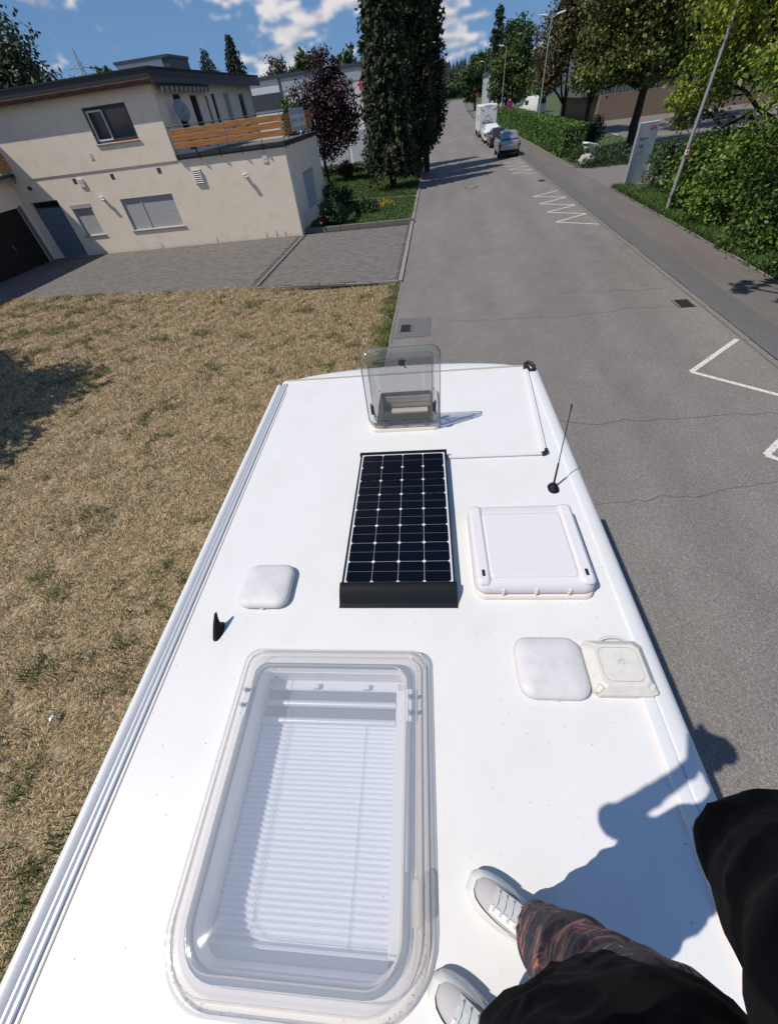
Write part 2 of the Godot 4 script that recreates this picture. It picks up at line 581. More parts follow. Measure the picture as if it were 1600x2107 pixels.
func ground_and_road():
	var fn := FastNoiseLite.new()
	fn.seed = 4; fn.frequency = .35; fn.fractal_octaves = 4
	var one := func(_x, _z): return 1.0
	# the land out to the horizon
	var g := MB.new()
	g.quad(V(-1500, -.22, 700), V(1500, -.22, 700), V(1500, -.22, -1600), V(-1500, -.22, -1600))
	struct("ground", g, M.turf)
	var fld := MB.new()
	fld.quad(V(-160, -.20, -205), V(220, -.20, -205), V(320, -.20, -395), V(-260, -.20, -395))
	struct("green_field", fld, M.fieldgreen)
	# carriageway
	var tone := func(x, z):
		var t: float = .86 + .16 * fn.get_noise_2d(x * 1.6, z * .22) + .10 * fn.get_noise_2d(x * 4.0, z * 3.0)
		if x > 6.1: t += .09 + .12 * fn.get_noise_2d(x * 6.0, z * 2.0)
		if absf(x - 6.08) < .13: t -= .07
		return clampf(t, .5, 1.0)
	var road := struct("road", sheet(-1.27, 6.95, -60, 14, 0, .26, .42, tone, road_shift), M.asphalt)
	tag(obj("far_stretch", sheet(-1.27, 6.95, -330, -60, 0, .8, 3.0, tone, road_shift), M.asphalt, road))
	# resurfaced patch round the left gully, cracks and seams
	var p := MB.new()
	p.quad(V(-1.22, .004, -10.74), V(-.24, .004, -10.82), V(-.22, .004, -12.06), V(-1.18, .004, -12.16))
	obj("asphalt_patch", p, M.tarmac, road)
	var cr := MB.new()
	ribbon(cr, [[-.22, -12.0], [-.24, -10.8], [-1.2, -10.72]], .02, .008)
	var x := -.1; var z := -11.6
	var pts := [[x, z]]
	for i in 42:
		x += rf(.12, .26); z += rf(-.07, .06)
		if x > 6.6: break
		pts.append([x, z])
	ribbon(cr, pts, .010, .007)
	pts = []
	x = 1.4; z = -6.4
	for i in 40:
		pts.append([x, z]); x += rf(.1, .22); z += rf(-.08, .07)
		if x > 6.5: break
	ribbon(cr, pts, .009, .007)
	pts = []
	x = 1.9; z = -4.4
	for i in 34:
		pts.append([x, z]); x += rf(.08, .2); z += rf(-.09, .05)
		if x > 5.4: break
	ribbon(cr, pts, .010, .007)
	for k in 6:
		pts = []
		x = rf(-.8, 4.8); z = -14.0 - k * 5.0 + rf(-1, 1)
		for i in 12 + rng.randi() % 14:
			pts.append([x, z]); x += rf(.05, .22); z += rf(-.1, .1)
		ribbon(cr, pts, .010, .007)
	obj("crack", cr, M.crack, road)
	# zigzag no-parking markings
	for run in [[-29.5, 8, 1, -1.05], [-44.4, 8, 1, -.98], [-9.62, 5, 1, -1.39]]:
		var mk := MB.new()
		var zz: float = run[0]
		var P := []
		for i in run[1] + 1:
			P.append([6.86 if i % 2 == 0 else 5.32, zz])
			zz -= run[3]
		for i in P.size() - 1: ribbon(mk, [P[i], P[i + 1]], .10, .006 + .0006 * (i % 2))
		obj("zigzag_marking", mk, M.paint, road)
	var line := MB.new()
	line.quad(V(-1.0, .006, -59.85), V(6.6, .006, -59.85), V(6.6, .006, -59.97), V(-1.0, .006, -59.97))
	for d in [[-.93, -11.38, .30, .42], [6.62, -11.9, .36, .46], [6.62, -33.3, .36, .46], [6.62, -62.0, .36, .46]]:
		var fr := MB.new()
		fr.cbox(V(0, 0, 0), V(d[2] + .08, .03, d[3] + .08), .006)
		var o := thing("gully_grate", V(d[0], .004, d[1]), 0, "rusty iron gully grate %s" % {-11.38: "beside the lawn kerb in a grey asphalt patch", -11.9: "at the right kerb nearest the motorhome", -33.3: "at the right kerb beyond the first zigzag", -62.0: "at the right kerb beside the parked cars"}[d[1]], "drain grate", "gully grates along the kerbs")
		obj("pit", fr, M.dark, o, V(0, -.008, 0))
		for i in 7:
			var b := MB.new()
			b.cbox(Vector3.ZERO, V(d[2], .02, .028), .004)
			obj("bar", b, M.barkdark, o, V(0, .008, lerpf(-.5, .5, i / 6.0) * d[3]))
		for s in [-1, 1]:
			var b := MB.new()
			b.cbox(Vector3.ZERO, V(.035, .022, d[3] + .07), .004)
			obj("rim", b, M.kerb, o, V(s * (d[2] * .5 + .012), .006, 0))
	for d in [[2.17, -33.7, "near the tree shadows"], [1.5, -75.0, "far along the road left of the parked cars"], [.6, -84.0, "farthest along the road"]]:
		var o := thing("manhole_cover", V(d[0], .004, d[1]), 0, "round iron manhole cover in the carriageway %s" % d[2], "manhole cover", "manhole covers")
		var b := MB.new()
		b.cone(V(0, -.01, 0), V(0, .008, 0), .40, .40, 24)
		obj("ring", b, M.darkmetal, o)
		var c := MB.new()
		c.cone(V(0, 0, 0), V(0, .013, 0), .31, .31, 24)
		obj("lid", c, M.concrete, o)
	# right-hand pavement: kerb stones, dark resurfaced strip, older brown strip, edging
	var walk := struct("pavement", sheet(7.86, 9.34, -330, 12, .052, .4, 2.0, func(xx, zz2): return clampf(.88 + .2 * fn.get_noise_2d(xx * 2.0, zz2 * .5), .6, 1.0), road_shift), M.walk)
	obj("resurfaced_strip", sheet(7.06, 7.88, -330, 12, .058, .4, 2.0, func(xx, zz2): return clampf(.9 + .12 * fn.get_noise_2d(xx * 3.0, zz2 * .4), .7, 1.0), road_shift), M.tarmac, walk)
	var ks := MB.new(); ks.cbox(Vector3.ZERO, V(.12, .16, .985), .012)
	var ksm := ks.mesh()
	for i in 120:
		var zz3 := 6.0 - i
		obj("kerb_stone", ksm, M.kerb, walk, V(7.0 + road_shift(zz3) + rf(-.004, .004), -.026 + rf(-.004, .004), zz3))
	var es := MB.new(); es.cbox(Vector3.ZERO, V(.07, .2, .985), .008)
	var esm := es.mesh()
	for i in 100:
		var zz3 := 4.0 - i
		if zz3 < -28.6 and zz3 > -37.0: continue
		obj("edging_stone", esm, M.kerb, walk, V(9.38 + rf(-.01, .01), -.01 + rf(-.012, .012), zz3))
	# private entrance drive and car park on the right
	var lot := struct("car_park", sheet(9.34, 46, -95, -28.6, .046, 1.5, 2.0, func(xx, zz2): return clampf(.9 + .14 * fn.get_noise_2d(xx * .8, zz2 * .8), .6, 1.0)), M.lotfloor)
	for q in [[17.73, -61.9, 17.15, -53.3], [18.81, -48.4, 18.14, -39.5], [24.28, -58.3, 23.92, -53.7], [18.2, -50.6, 24.5, -50.2], [18.0, -44.4, 26.0, -44.0], [17.6, -57.2, 25, -57.0], [24.2, -48.0, 23.8, -40.0], [29, -60, 28.6, -52], [17.9, -38.0, 25.0, -37.6]]:
		var b := MB.new()
		ribbon(b, [[q[0], q[1]], [q[2], q[3]]], .12, .052 + rf(0, .003))
		obj("bay_line", b, M.paint, lot)
	# left side: dry meadow, its kerb, paved forecourt
	var soil := MB.new()
	var rows := []
	for i in 31:
		var row := PackedVector3Array()
		for j in 41:
			var xx := lerpf(-60, -1.36, pow(j / 40.0, .5))
			var z1 := -15.6 + (xx + 1.36) * .085
			var zz4 := lerpf(16, z1, i / 30.0)
			row.append(V(xx, meadow_y(xx, zz4), zz4))
		rows.append(row)
	soil.loft(rows, false, false, false, V(-20, -60, 0))
	struct("meadow", soil, M.soil)
	var lk := MB.new(); lk.cbox(Vector3.ZERO, V(.09, .24, .985), .012)
	var lkm := lk.mesh()
	var kerb := tag(Node3D.new(), "", "", "", "structure") as Node3D
	kerb.name = "lawn_kerb"; add_child(kerb)
	for i in 24: obj("kerb_stone", lkm, M.kerb, kerb, V(-1.315 + rf(-.01, .01), -.105 + rf(-.015, .01), 8.0 - i))
	var ck := MB.new(); ck.cbox(Vector3.ZERO, V(.16, .3, .985), .015)
	var ckm := ck.mesh()
	for i in 34: obj("kerb_stone", ckm, M.concrete, kerb, V(-1.36 + rf(-.006, .006), -.085 + rf(-.006, .006), -16.05 - i))
	paving()

# paved forecourt: concrete pavers in running bond, each a block of its own where it shows large enough
func paving():
	var yard := MB.new()
	yard.quad(V(-40, -.03, -15.9), V(-1.45, -.03, -15.6), V(-1.45, -.03, -24.95), V(-40, -.03, -24.4))
	var y := struct("paved_forecourt", yard, M.barkdark)
	var kinds := []
	for k in 4:
		var b := MB.new()
		var t := .86 + .1 * k
		b.col = Color(.152 * t, .138 * t, .126 * t)
		b.cbox(Vector3.ZERO, V(.205, .05, .105), .007)
		kinds.append(b.mesh())
	var rest := MB.new()
	var n := 0
	var row := 0
	var z := -15.75
	while z > -24.32:
		var x := -1.58 - (.11 if row % 2 else 0.0)
		while x > -30.0:
			# skewed front edge of the yard, drain channel left open
			if z < -15.72 + (x + 1.4) * .085 and absf(x + 7.16) > .19 and not (x < -22.1 and z < -19.0 + 3):
				var h := rf(-.004, .004)
				if n < 300 and z > -16.9 and x > -9.5:
					var o := obj("paver", kinds[rng.randi() % 4], M.paver, y, V(x, h, z)); n += 1
					o.rotation.y = rf(-.01, .01)
				else:
					var t := rf(.84, 1.2)
					rest.col = Color(.152 * t, .138 * t, .126 * t)
					var hx := .103; var hz := .053
					var yy := .024 + h
					rest.quad(V(x - hx, yy, z + hz), V(x + hx, yy, z + hz), V(x + hx, yy, z - hz), V(x - hx, yy, z - hz))
					rest.quad(V(x - hx, -.03, z + hz), V(x + hx, -.03, z + hz), V(x + hx, yy, z + hz), V(x - hx, yy, z + hz))
					rest.quad(V(x + hx, -.03, z + hz), V(x + hx, -.03, z - hz), V(x + hx, yy, z - hz), V(x + hx, yy, z + hz))
			x -= .212
		z -= .112
		row += 1
	tag(obj("small_pavers", rest, M.paver, y), "", "", "", "stuff")
	var ch := MB.new()
	for s in [-1, 1]: ch.bb(-7.16 + s * .085 - .02, -7.16 + s * .085 + .02, -.03, .028, -16.3, -24.3)
	ch.bb(-7.225, -7.095, -.03, .008, -16.3, -24.3)
	obj("drain_channel", ch, M.kerb, y)
	# low wall of edging between the yard and the meadow
	var e := MB.new(); e.cbox(Vector3.ZERO, V(.98, .32, .07), .01)
	var em := e.mesh()
	for i in 26:
		var x := -1.95 - i
		var o := obj("edging_slab", em, M.kerb if x < -3 else M.concrete, y, V(x, -.125 + rf(-.02, .015), -15.60 + (x + 1.4) * .085))
		o.rotation.y = -.085 + rf(-.012, .012)

func house():
	var h := thing("house", V(0, 0, 0), 0, "cream rendered two storey house with dark flat roof and wooden terrace railing", "house")
	var S: Material = M.stucco
	# ground floor as panels round the openings, so that windows and doors sit in real recesses
	var zf := -24.4
	var gf := MB.new()
	wall_with_holes(gf, -22.3, -7.2, -.1, 3.46, zf, .32, [[-21.75, -20.1, .0, 2.55], [-19.55, -18.40, .92, 2.25], [-16.58, -13.62, .94, 2.28]])
	obj("front_wall", gf, S, h)
	var sw := MB.new()
	wall_x(sw, -7.2, -31.3, -24.72, -.1, 3.46, .32, [[-29.2, -26.75, .62, 2.29]])
	obj("side_wall", sw, S, h)
	var bk := MB.new()
	bk.bb(-22.3, -7.2, -.1, 3.46, -31.3, -31.5)
	bk.bb(-22.28, -7.22, 3.40, 3.452, -24.72, -31.3)
	obj("rear_wall", bk, S, h)
	var inn := MB.new()
	inn.bb(-22.2, -7.6, -.1, 3.4, -25.2, -25.3)
	obj("inner_wall", inn, M.plaster, h)
	# upper storey, a little proud of the ground floor
	var up := MB.new()
	wall_with_holes(up, -22.3, -12.65, 3.46, 6.02, zf + .035, .3, [[-16.36, -14.14, 4.36, 5.57]])
	obj("upper_front_wall", up, S, h)
	var us := MB.new()
	wall_x(us, -12.65, -37.6, -24.665, 3.46, 6.02, .3, [[-27.0, -26.2, 3.7, 5.66], [-28.9, -28.05, 3.7, 5.62], [-30.25, -29.95, 3.9, 5.58], [-31.35, -30.85, 4.5, 5.66], [-33.5, -32.65, 3.75, 5.68], [-36.25, -35.2, 3.75, 5.67]])
	obj("upper_side_wall", us, S, h)
	var ub := MB.new()
	ub.bb(-22.3, -12.65, 3.46, 6.02, -37.6, -37.8)
	ub.bb(-13.4, -13.3, 3.5, 6.0, -37.5, -25.0)
	ub.bb(-22, -13.4, 3.5, 6.0, -25.1, -25.2)
	obj("inner_wall", ub, M.plaster, h)
	# openings in the terrace side
	for q in [[-27.0, -26.2, 3.7, 5.66], [-28.9, -28.05, 3.7, 5.62], [-30.25, -29.95, 3.9, 5.58], [-31.35, -30.85, 4.5, 5.66], [-36.25, -35.2, 3.75, 5.67]]:
		var w := obj("terrace_window", window_x(q, -12.72), M.white_frame if q[0] < -35 else M.halldark, h)
		var gl := MB.new(); gl.bb(-12.77, -12.76, q[2] + .06, q[3] - .06, q[0] + .05, q[1] - .05)
		obj("pane", gl, M.winglass, w)
	var shut := MB.new()
	slats_x(shut, -33.5, -32.65, 3.75, 5.68, -12.7)
	obj("roller_shutter", shut, M.shutter, h)
	# flat roof: dark metal fascia with weathered laths under the front edge
	var rf_ := MB.new()
	rf_.bb(-24.0, -12.3, 6.16, 6.44, -24.0, -39.0)
	obj("roof", rf_, M.slate, h)
	var rc := MB.new()
	rc.bb(-24.02, -12.26, 6.40, 6.46, -23.96, -24.02)
	rc.bb(-12.32, -12.26, 6.40, 6.46, -24.021, -39.0)
	obj("roof_edge", rc, M.darkmetal, h)
	var sf := MB.new()
	sf.bb(-12.32, -12.27, 5.98, 6.16, -24.02, -39.0)
	sf.bb(-24.0, -12.32, 6.02, 6.16, -24.36, -38.9)
	obj("soffit", sf, M.halldark, h)
	for i in 3:
		for j in 4:
			var lt := MB.new()
			lt.cbox(Vector3.ZERO, V(2.88, .075, .03), .006)
			obj("lath", lt, M.lath, h, V(-13.75 - j * 2.9, 6.13 - i * .07, -24.02 - i * .025))
	# penthouse box on the roof
	var ph := MB.new()
	ph.bb(-19.2, -16.2, 6.42, 7.42, -33.8, -36.5)
	obj("roof_hut", ph, M.hallwhite, h)
	var pc := MB.new()
	pc.bb(-19.25, -15.75, 7.42, 7.54, -33.7, -36.6)
	pc.bb(-16.2, -15.8, 6.42, 7.42, -33.76, -36.5)
	obj("hut_cladding", pc, M.halldark, h)
	# front window with dark frame, white sash and curtains
	var fr := MB.new()
	frame_z(fr, -16.36, -14.14, 4.36, 5.57, zf - .06, .07, .08)
	var fw := obj("window", fr, M.halldark, h)
	var sash := MB.new()
	frame_z(sash, -16.26, -15.46, 4.44, 5.46, zf - .05, .06, .05)
	obj("sash", sash, M.white_frame, fw)
	var sash2 := MB.new()
	frame_z(sash2, -15.42, -14.22, 4.42, 5.48, zf - .06, .07, .05)
	obj("sash", sash2, M.halldark, fw)
	var rs := MB.new()
	rs.bb(-15.42, -14.22, 4.37, 4.44, zf - .03, zf - .058)
	obj("lower_rail", rs, M.redpaint, fw)
	var pn := MB.new()
	pn.bb(-16.2, -15.52, 4.5, 5.4, zf - .105, zf - .11)
	obj("pane", pn, M.winglass, fw)
	pn = MB.new()
	pn.bb(-15.35, -14.29, 4.49, 5.41, zf - .105, zf - .11)
	obj("pane", pn, glass(.02, .024, .03, .78, .04), fw)
	var cu := MB.new()
	var R0 := PackedVector3Array(); var R1 := PackedVector3Array()
	for i in 60:
		var x := lerpf(-15.34, -14.3, i / 59.0)
		R0.append(V(x, 4.45, zf - .2 + .03 * sin(i * 1.15))); R1.append(V(x, 5.45, zf - .2 + .022 * sin(i * 1.15)))
	cu.loft([R0, R1], false)
	obj("curtain", cu, M.curtain, fw)
	var sill := MB.new()
	sill.cbox(V(-15.25, 4.32, zf + .03), V(2.30, .045, .12), .01)
	obj("window_sill", sill, M.concrete, h)
	# shuttered openings of the ground floor
	for q in [[-16.58, -15.53, .94, 2.28], [-15.47, -13.62, .94, 2.28], [-19.55, -18.40, .92, 2.10]]:
		var b := MB.new()
		var k := int((q[3] - q[2]) / .052)
		for i in k: b.cbox(V((q[0] + q[1]) * .5, lerpf(q[2], q[3], (i + .5) / k), zf - .08), V(q[1] - q[0] - .02, .046, .014), .005)
		obj("roller_shutter", b, M.shutter, h)
	var cx := MB.new()
	cx.bb(-19.57, -18.38, 2.10, 2.27, zf + .02, zf - .2)
	obj("shutter_box", cx, M.shutter, h)
	var rails := MB.new()
	for x in [-16.57, -15.5, -13.63, -19.54, -18.41]:
		rails = MB.new(); rails.bb(x - .03, x + .03, .93, 2.27 if x > -17 else 2.1, zf - .05, zf - .11)
		obj("guide_rail", rails, M.shutter, h)
	for q in [[-16.7, -13.52, .90], [-19.65, -18.32, .88]]:
		var b := MB.new()
		b.cbox(V((q[0] + q[1]) * .5, q[2], zf + .0), V(q[1] - q[0], .045, .10), .01)
		obj("window_sill", b, M.concrete, h)
	# shutter in the shaded side wall
	var sp := MB.new()
	sp.bb(-7.32, -7.30, .62, 2.29, -29.2, -26.75)
	obj("side_shutter", sp, M.hallgrey, h)
	# steel door with dark transom
	var dr := MB.new()
	dr.cbox(V(-20.92, 1.12, zf - .13), V(1.6, 2.24, .06), .01)
	var door := obj("door", dr, M.bluedoor, h)
	var hd := MB.new()
	hd.cone(V(-20.45, 1.05, zf - .1), V(-20.45, 1.05, zf - .03), .015, .015, 8)
	hd.cone(V(-20.45, 1.05, zf - .04), V(-20.6, 1.05, zf - .04), .012, .012, 8)
	obj("handle", hd, M.steel, door)
	var tn := MB.new()
	tn.bb(-21.7, -20.15, 2.28, 2.5, zf - .14, zf - .15)
	obj("transom_pane", tn, M.winglass, door)
	# small fittings on the front
	for q in [[-18.53, 3.17, .20, .22], [-16.38, 3.17, .20, .22], [-13.79, 3.18, .20, .22]]:
		var b := MB.new(); b.bb(q[0] - q[2] * .5, q[0] + q[2] * .5, q[1] - q[3] * .5, q[1] + q[3] * .5, zf + .004, zf - .05)
		obj("air_brick", b, M.halldark, h)
	for q in [[-18.2, 3.07, .32, .34, .06], [-8.25, 3.17, .26, .36, .03], [-11.88, 2.79, .5, .56, .08]]:
		var b := MB.new()
		b.bb(q[0] - q[2] * .5, q[0] + q[2] * .5, q[1] - q[3] * .5, q[1] + q[3] * .5, zf + .01, zf - .02)
		var o := obj("vent_grille", b, M.shutter if q[2] > .4 else M.white_frame, h)
		for i in 7:
			var s := MB.new()
			s.box(V(q[0], lerpf(q[1] - q[3] * .42, q[1] + q[3] * .42, i / 6.0), zf + q[4] * .5), V(q[2] * .92, q[3] * .05, q[4]), Basis(Vector3.RIGHT, -.5))
			obj("louvre", s, M.white_frame, o)
	var bxs := MB.new(); bxs.bb(-17.05, -16.9, 3.88, 4.1, zf + .03, zf + .06)
	obj("junction_box", bxs, M.white_frame, h)
	var rl := MB.new(); rl.cone(V(-21.2, 3.12, zf), V(-21.2, 3.12, zf + .1), .09, .08, 14)
	obj("alarm_lamp", rl, M.redpaint, h)
	for q in [[-17.5, 2.44], [-9.46, 2.67]]:
		var b := MB.new()
		b.cbox(V(q[0], q[1], zf + .07), V(.16, .06, .16), .01)
		var o := obj("wall_lamp", b, M.white_frame, h)
		var l := MB.new()
		l.cbox(V(q[0] + .1, q[1] - .08, zf + .16), V(.2, .05, .13), .01, Basis(Vector3.RIGHT, .5))
		obj("lamp_head", l, M.galv, o)
	# striped awning rolled up under the terrace side of the roof
	var aw := MB.new()
	aw.cone(V(-12.42, 5.90, -24.7), V(-12.42, 5.90, -30.2), .07, .07, 10)
	var awn := obj("awning", aw, M.halldark, h)
	for i in 22:
		var z := -24.75 - i * .245
		var s := MB.new()
		s.col = Color(.42, .40, .38) if i % 2 == 0 else Color(.12, .12, .13)
		var P := [Vector2(0, 0), Vector2(.24, 0), Vector2(.24, -.12), Vector2(.18, -.18), Vector2(.12, -.20), Vector2(.06, -.18), Vector2(0, -.12)]
		s.prism(P, Transform3D(Basis(V(0, 0, -1), V(.25, .97, 0), V(1, -.2, 0).normalized()), V(-12.36, 5.88, z)), .006)
		obj("valance_scallop", s, M.paver, awn)
	terrace(h)
	wing(h)

func wall_with_holes(b: MB, x0, x1, y0, y1, z, t, holes):
	var xs := [x0, x1]; var ys := [y0, y1]
	for q in holes:
		xs.append_array([q[0], q[1]]); ys.append_array([q[2], q[3]])
	xs.sort(); ys.sort()
	for i in xs.size() - 1:
		for j in ys.size() - 1:
			if xs[i + 1] - xs[i] < .001 or ys[j + 1] - ys[j] < .001: continue
			var c := Vector2((xs[i] + xs[i + 1]) * .5, (ys[j] + ys[j + 1]) * .5)
			var open := false
			for q in holes:
				if c.x > q[0] and c.x < q[1] and c.y > q[2] and c.y < q[3]: open = true
			if open: continue
			b.quad(V(xs[i], ys[j], z), V(xs[i + 1], ys[j], z), V(xs[i + 1], ys[j + 1], z), V(xs[i], ys[j + 1], z))
			b.quad(V(xs[i + 1], ys[j], z - t), V(xs[i], ys[j], z - t), V(xs[i], ys[j + 1], z - t), V(xs[i + 1], ys[j + 1], z - t))
	for q in holes + [[x0, x1, y0, y1, 1]]:
		var f: float = 1.0 if q.size() == 4 else -1.0
		var A := [V(q[0], q[2], z), V(q[1], q[2], z), V(q[1], q[3], z), V(q[0], q[3], z)]
		for k in 4:
			var a: Vector3 = A[k]; var d: Vector3 = A[(k + 1) % 4]; var w := V(0, 0, -t)
			if f > 0: b.quad(a, d, d + w, a + w)
			else: b.quad(d, a, a + w, d + w)

# wall in the plane x, facing +x; holes [z0, z1, y0, y1]
func wall_x(b: MB, x, z0, z1, y0, y1, t, holes):
	var t2 := MB.new()
	var hs := []
	for q in holes: hs.append([-q[1], -q[0], q[2], q[3]])
	wall_with_holes(t2, -z1, -z0, y0, y1, 0.0, t, hs)
	var o := b.v.size()
	for p in t2.v: b.v.append(V(x + p.z, p.y, -p.x))
	for p in t2.n: b.n.append(V(p.z, p.y, -p.x))
	b.c.append_array(t2.c)
	for i in t2.ix: b.ix.append(o + i)

func frame_z(b: MB, x0, x1, y0, y1, z, w, d):
	b.bb(x0, x1, y0, y0 + w, z, z - d); b.bb(x0, x1, y1 - w, y1, z, z - d)
	b.bb(x0, x0 + w, y0 + w, y1 - w, z, z - d); b.bb(x1 - w, x1, y0 + w, y1 - w, z, z - d)

func window_x(q, x) -> MB:
	var b := MB.new()
	var w := .05
	b.bb(x, x - .07, q[2], q[2] + w, q[0], q[1]); b.bb(x, x - .07, q[3] - w, q[3], q[0], q[1])
	b.bb(x, x - .07, q[2] + w, q[3] - w, q[0], q[0] + w); b.bb(x, x - .07, q[2] + w, q[3] - w, q[1] - w, q[1])
	return b

func slats_x(b: MB, z0, z1, y0, y1, x):
	var k := int((y1 - y0) / .055)
	for i in k: b.cbox(V(x, lerpf(y0, y1, (i + .5) / k), (z0 + z1) * .5), V(.014, .048, absf(z1 - z0)), .005)

func terrace(h: Node3D):
	var fl := MB.new()
	fl.bb(-12.65, -7.22, 3.46, 3.56, -24.43, -31.45)
	obj("terrace_slab", fl, mt(.13, .115, .10, .95), h)
	var gr := MB.new()
	for i in 900:
		var p := V(rf(-12.5, -7.3), 3.57, rf(-24.6, -31))
		gr.col = Color(.2, .18, .15) * rf(.5, 1.2)
		gr.tri(p, p + V(rf(.02, .06), rf(0, .03), rf(-.03, .03)), p + V(rf(-.03, .03), .02, -rf(.02, .06)))
	tag(obj("roof_gravel", gr, M.paver, h), "", "", "", "stuff")
	var cap := MB.new()
	cap.bb(-12.6, -7.12, 3.53, 3.66, -24.30, -24.45)
	cap.bb(-7.28, -7.12, 3.53, 3.66, -24.46, -31.6)
	obj("parapet_flashing", cap, M.slate, h)
	# brackets and posts on the outer face
	var rail := MB.new()
	rail.cone(V(-12.6, 4.60, -24.34), V(-6.98, 4.60, -24.34), .02, .02, 6)
	rail.cone(V(-6.98, 4.60, -24.34), V(-6.98, 4.66, -30.0), .02, .02, 6)
	obj("handrail", rail, M.darkmetal, h)
	for i in 6:
		var x := -12.5 + i * 1.08
		var b := MB.new()
		b.tube([V(x, 4.60, -24.36), V(x, 3.86, -24.36), V(x, 3.72, -24.27), V(x, 3.60, -24.24), V(x, 3.40, -24.34)], .017, 6)
		obj("railing_bracket", b, M.darkmetal, h)
	for i in 6:
		var z := -24.9 - i * .95
		var b := MB.new()
		b.tube([V(-7.0, 4.62, z), V(-7.0, 3.86, z), V(-7.02, 3.66, z), V(-7.1, 3.45, z)], .017, 6)
		obj("railing_bracket", b, M.darkmetal, h)
	var ys := [3.95, 4.19, 4.43]
	for r in 3:
		for s in [[-12.5, -9.78, 0.0], [-9.74, -7.02, .012 if r == 1 else -.004]]:
			var b := MB.new()
			b.cbox(Vector3.ZERO, V(s[1] - s[0], .205, .028), .006)
			var o := obj("plank", b, M.plank, h, V((s[0] + s[1]) * .5, ys[r] - (.03 if r == 2 and s[0] < -12 else 0.0), -24.31 - .004 * r))
			o.rotation.z = s[2]
	for r in 3:
		for s in [[-24.36, -25.4], [-28.5, -29.8]]:
			var b := MB.new()
			b.cbox(Vector3.ZERO, V(.028, .205, absf(s[1] - s[0])), .006)
			obj("plank", b, M.plank, h, V(-6.96, ys[r], (s[0] + s[1]) * .5))
	var pn := MB.new()
	pn.cbox(V(-6.95, 4.27, -26.95), V(.02, .78, 2.85), .006)
	var pan := obj("railing_panel", pn, M.hallgrey, h)
	for q in [[4.02, .16], [4.30, .15]]:
		var b := MB.new(); b.bb(-6.936, -6.93, q[0], q[0] + q[1], -25.6, -28.3)
		obj("stripe", b, M.framewhite, pan)
	var mo := MB.new()
	mo.prism([Vector2(0, -.35), Vector2(.12, -.1), Vector2(.3, .1), Vector2(.22, .16), Vector2(.08, .05), Vector2(.06, .3), Vector2(-.05, .32), Vector2(-.06, .05), Vector2(-.24, .15), Vector2(-.2, .05), Vector2(-.06, -.12)], Transform3D(Basis(V(0, 0, -1), V(0, 1, 0), V(1, 0, 0)), V(-6.93, 4.28, -26.9)), .006)
	obj("ornament", mo, M.hallwhite, pan)
	# satellite dish on a short mast
	var d := thing("satellite_dish", V(-12.05, 3.56, -25.5), 0, "grey oval satellite dish on a mast behind the wooden terrace railing", "satellite dish")
	var ms := MB.new()
	ms.cone(V(0, 0, 0), V(0, 1.55, 0), .025, .025, 8)
	obj("mast", ms, M.darkmetal, d)
	var ds := MB.new()
	var n := V(.62, .25, .55).normalized()
	var bs := Basis.looking_at(-n, Vector3.UP)
	var R := []
	for i in 8:
		var r := .40 * i / 7.0
		var q := PackedVector3Array()
		for j in 24:
			var a := TAU * j / 24
			q.append(V(0, 1.56, 0) + bs * V(cos(a) * r * .9, sin(a) * r, -.28 * r * r / .16 * .4))
		R.append(q)
	ds.loft(R, true)
	obj("reflector", ds, M.dish, d)
	var arm := MB.new()
	arm.tube([V(0, 1.2, 0) + n * .02, V(0, 1.3, 0) + n * .42], .012, 6)
	obj("feed_arm", arm, M.galv, d)
	var lnb := MB.new()
	lnb.cone(V(0, 1.3, 0) + n * .42, V(0, 1.36, 0) + n * .36, .03, .035, 8)
	obj("feed_horn", lnb, M.white_frame, d)

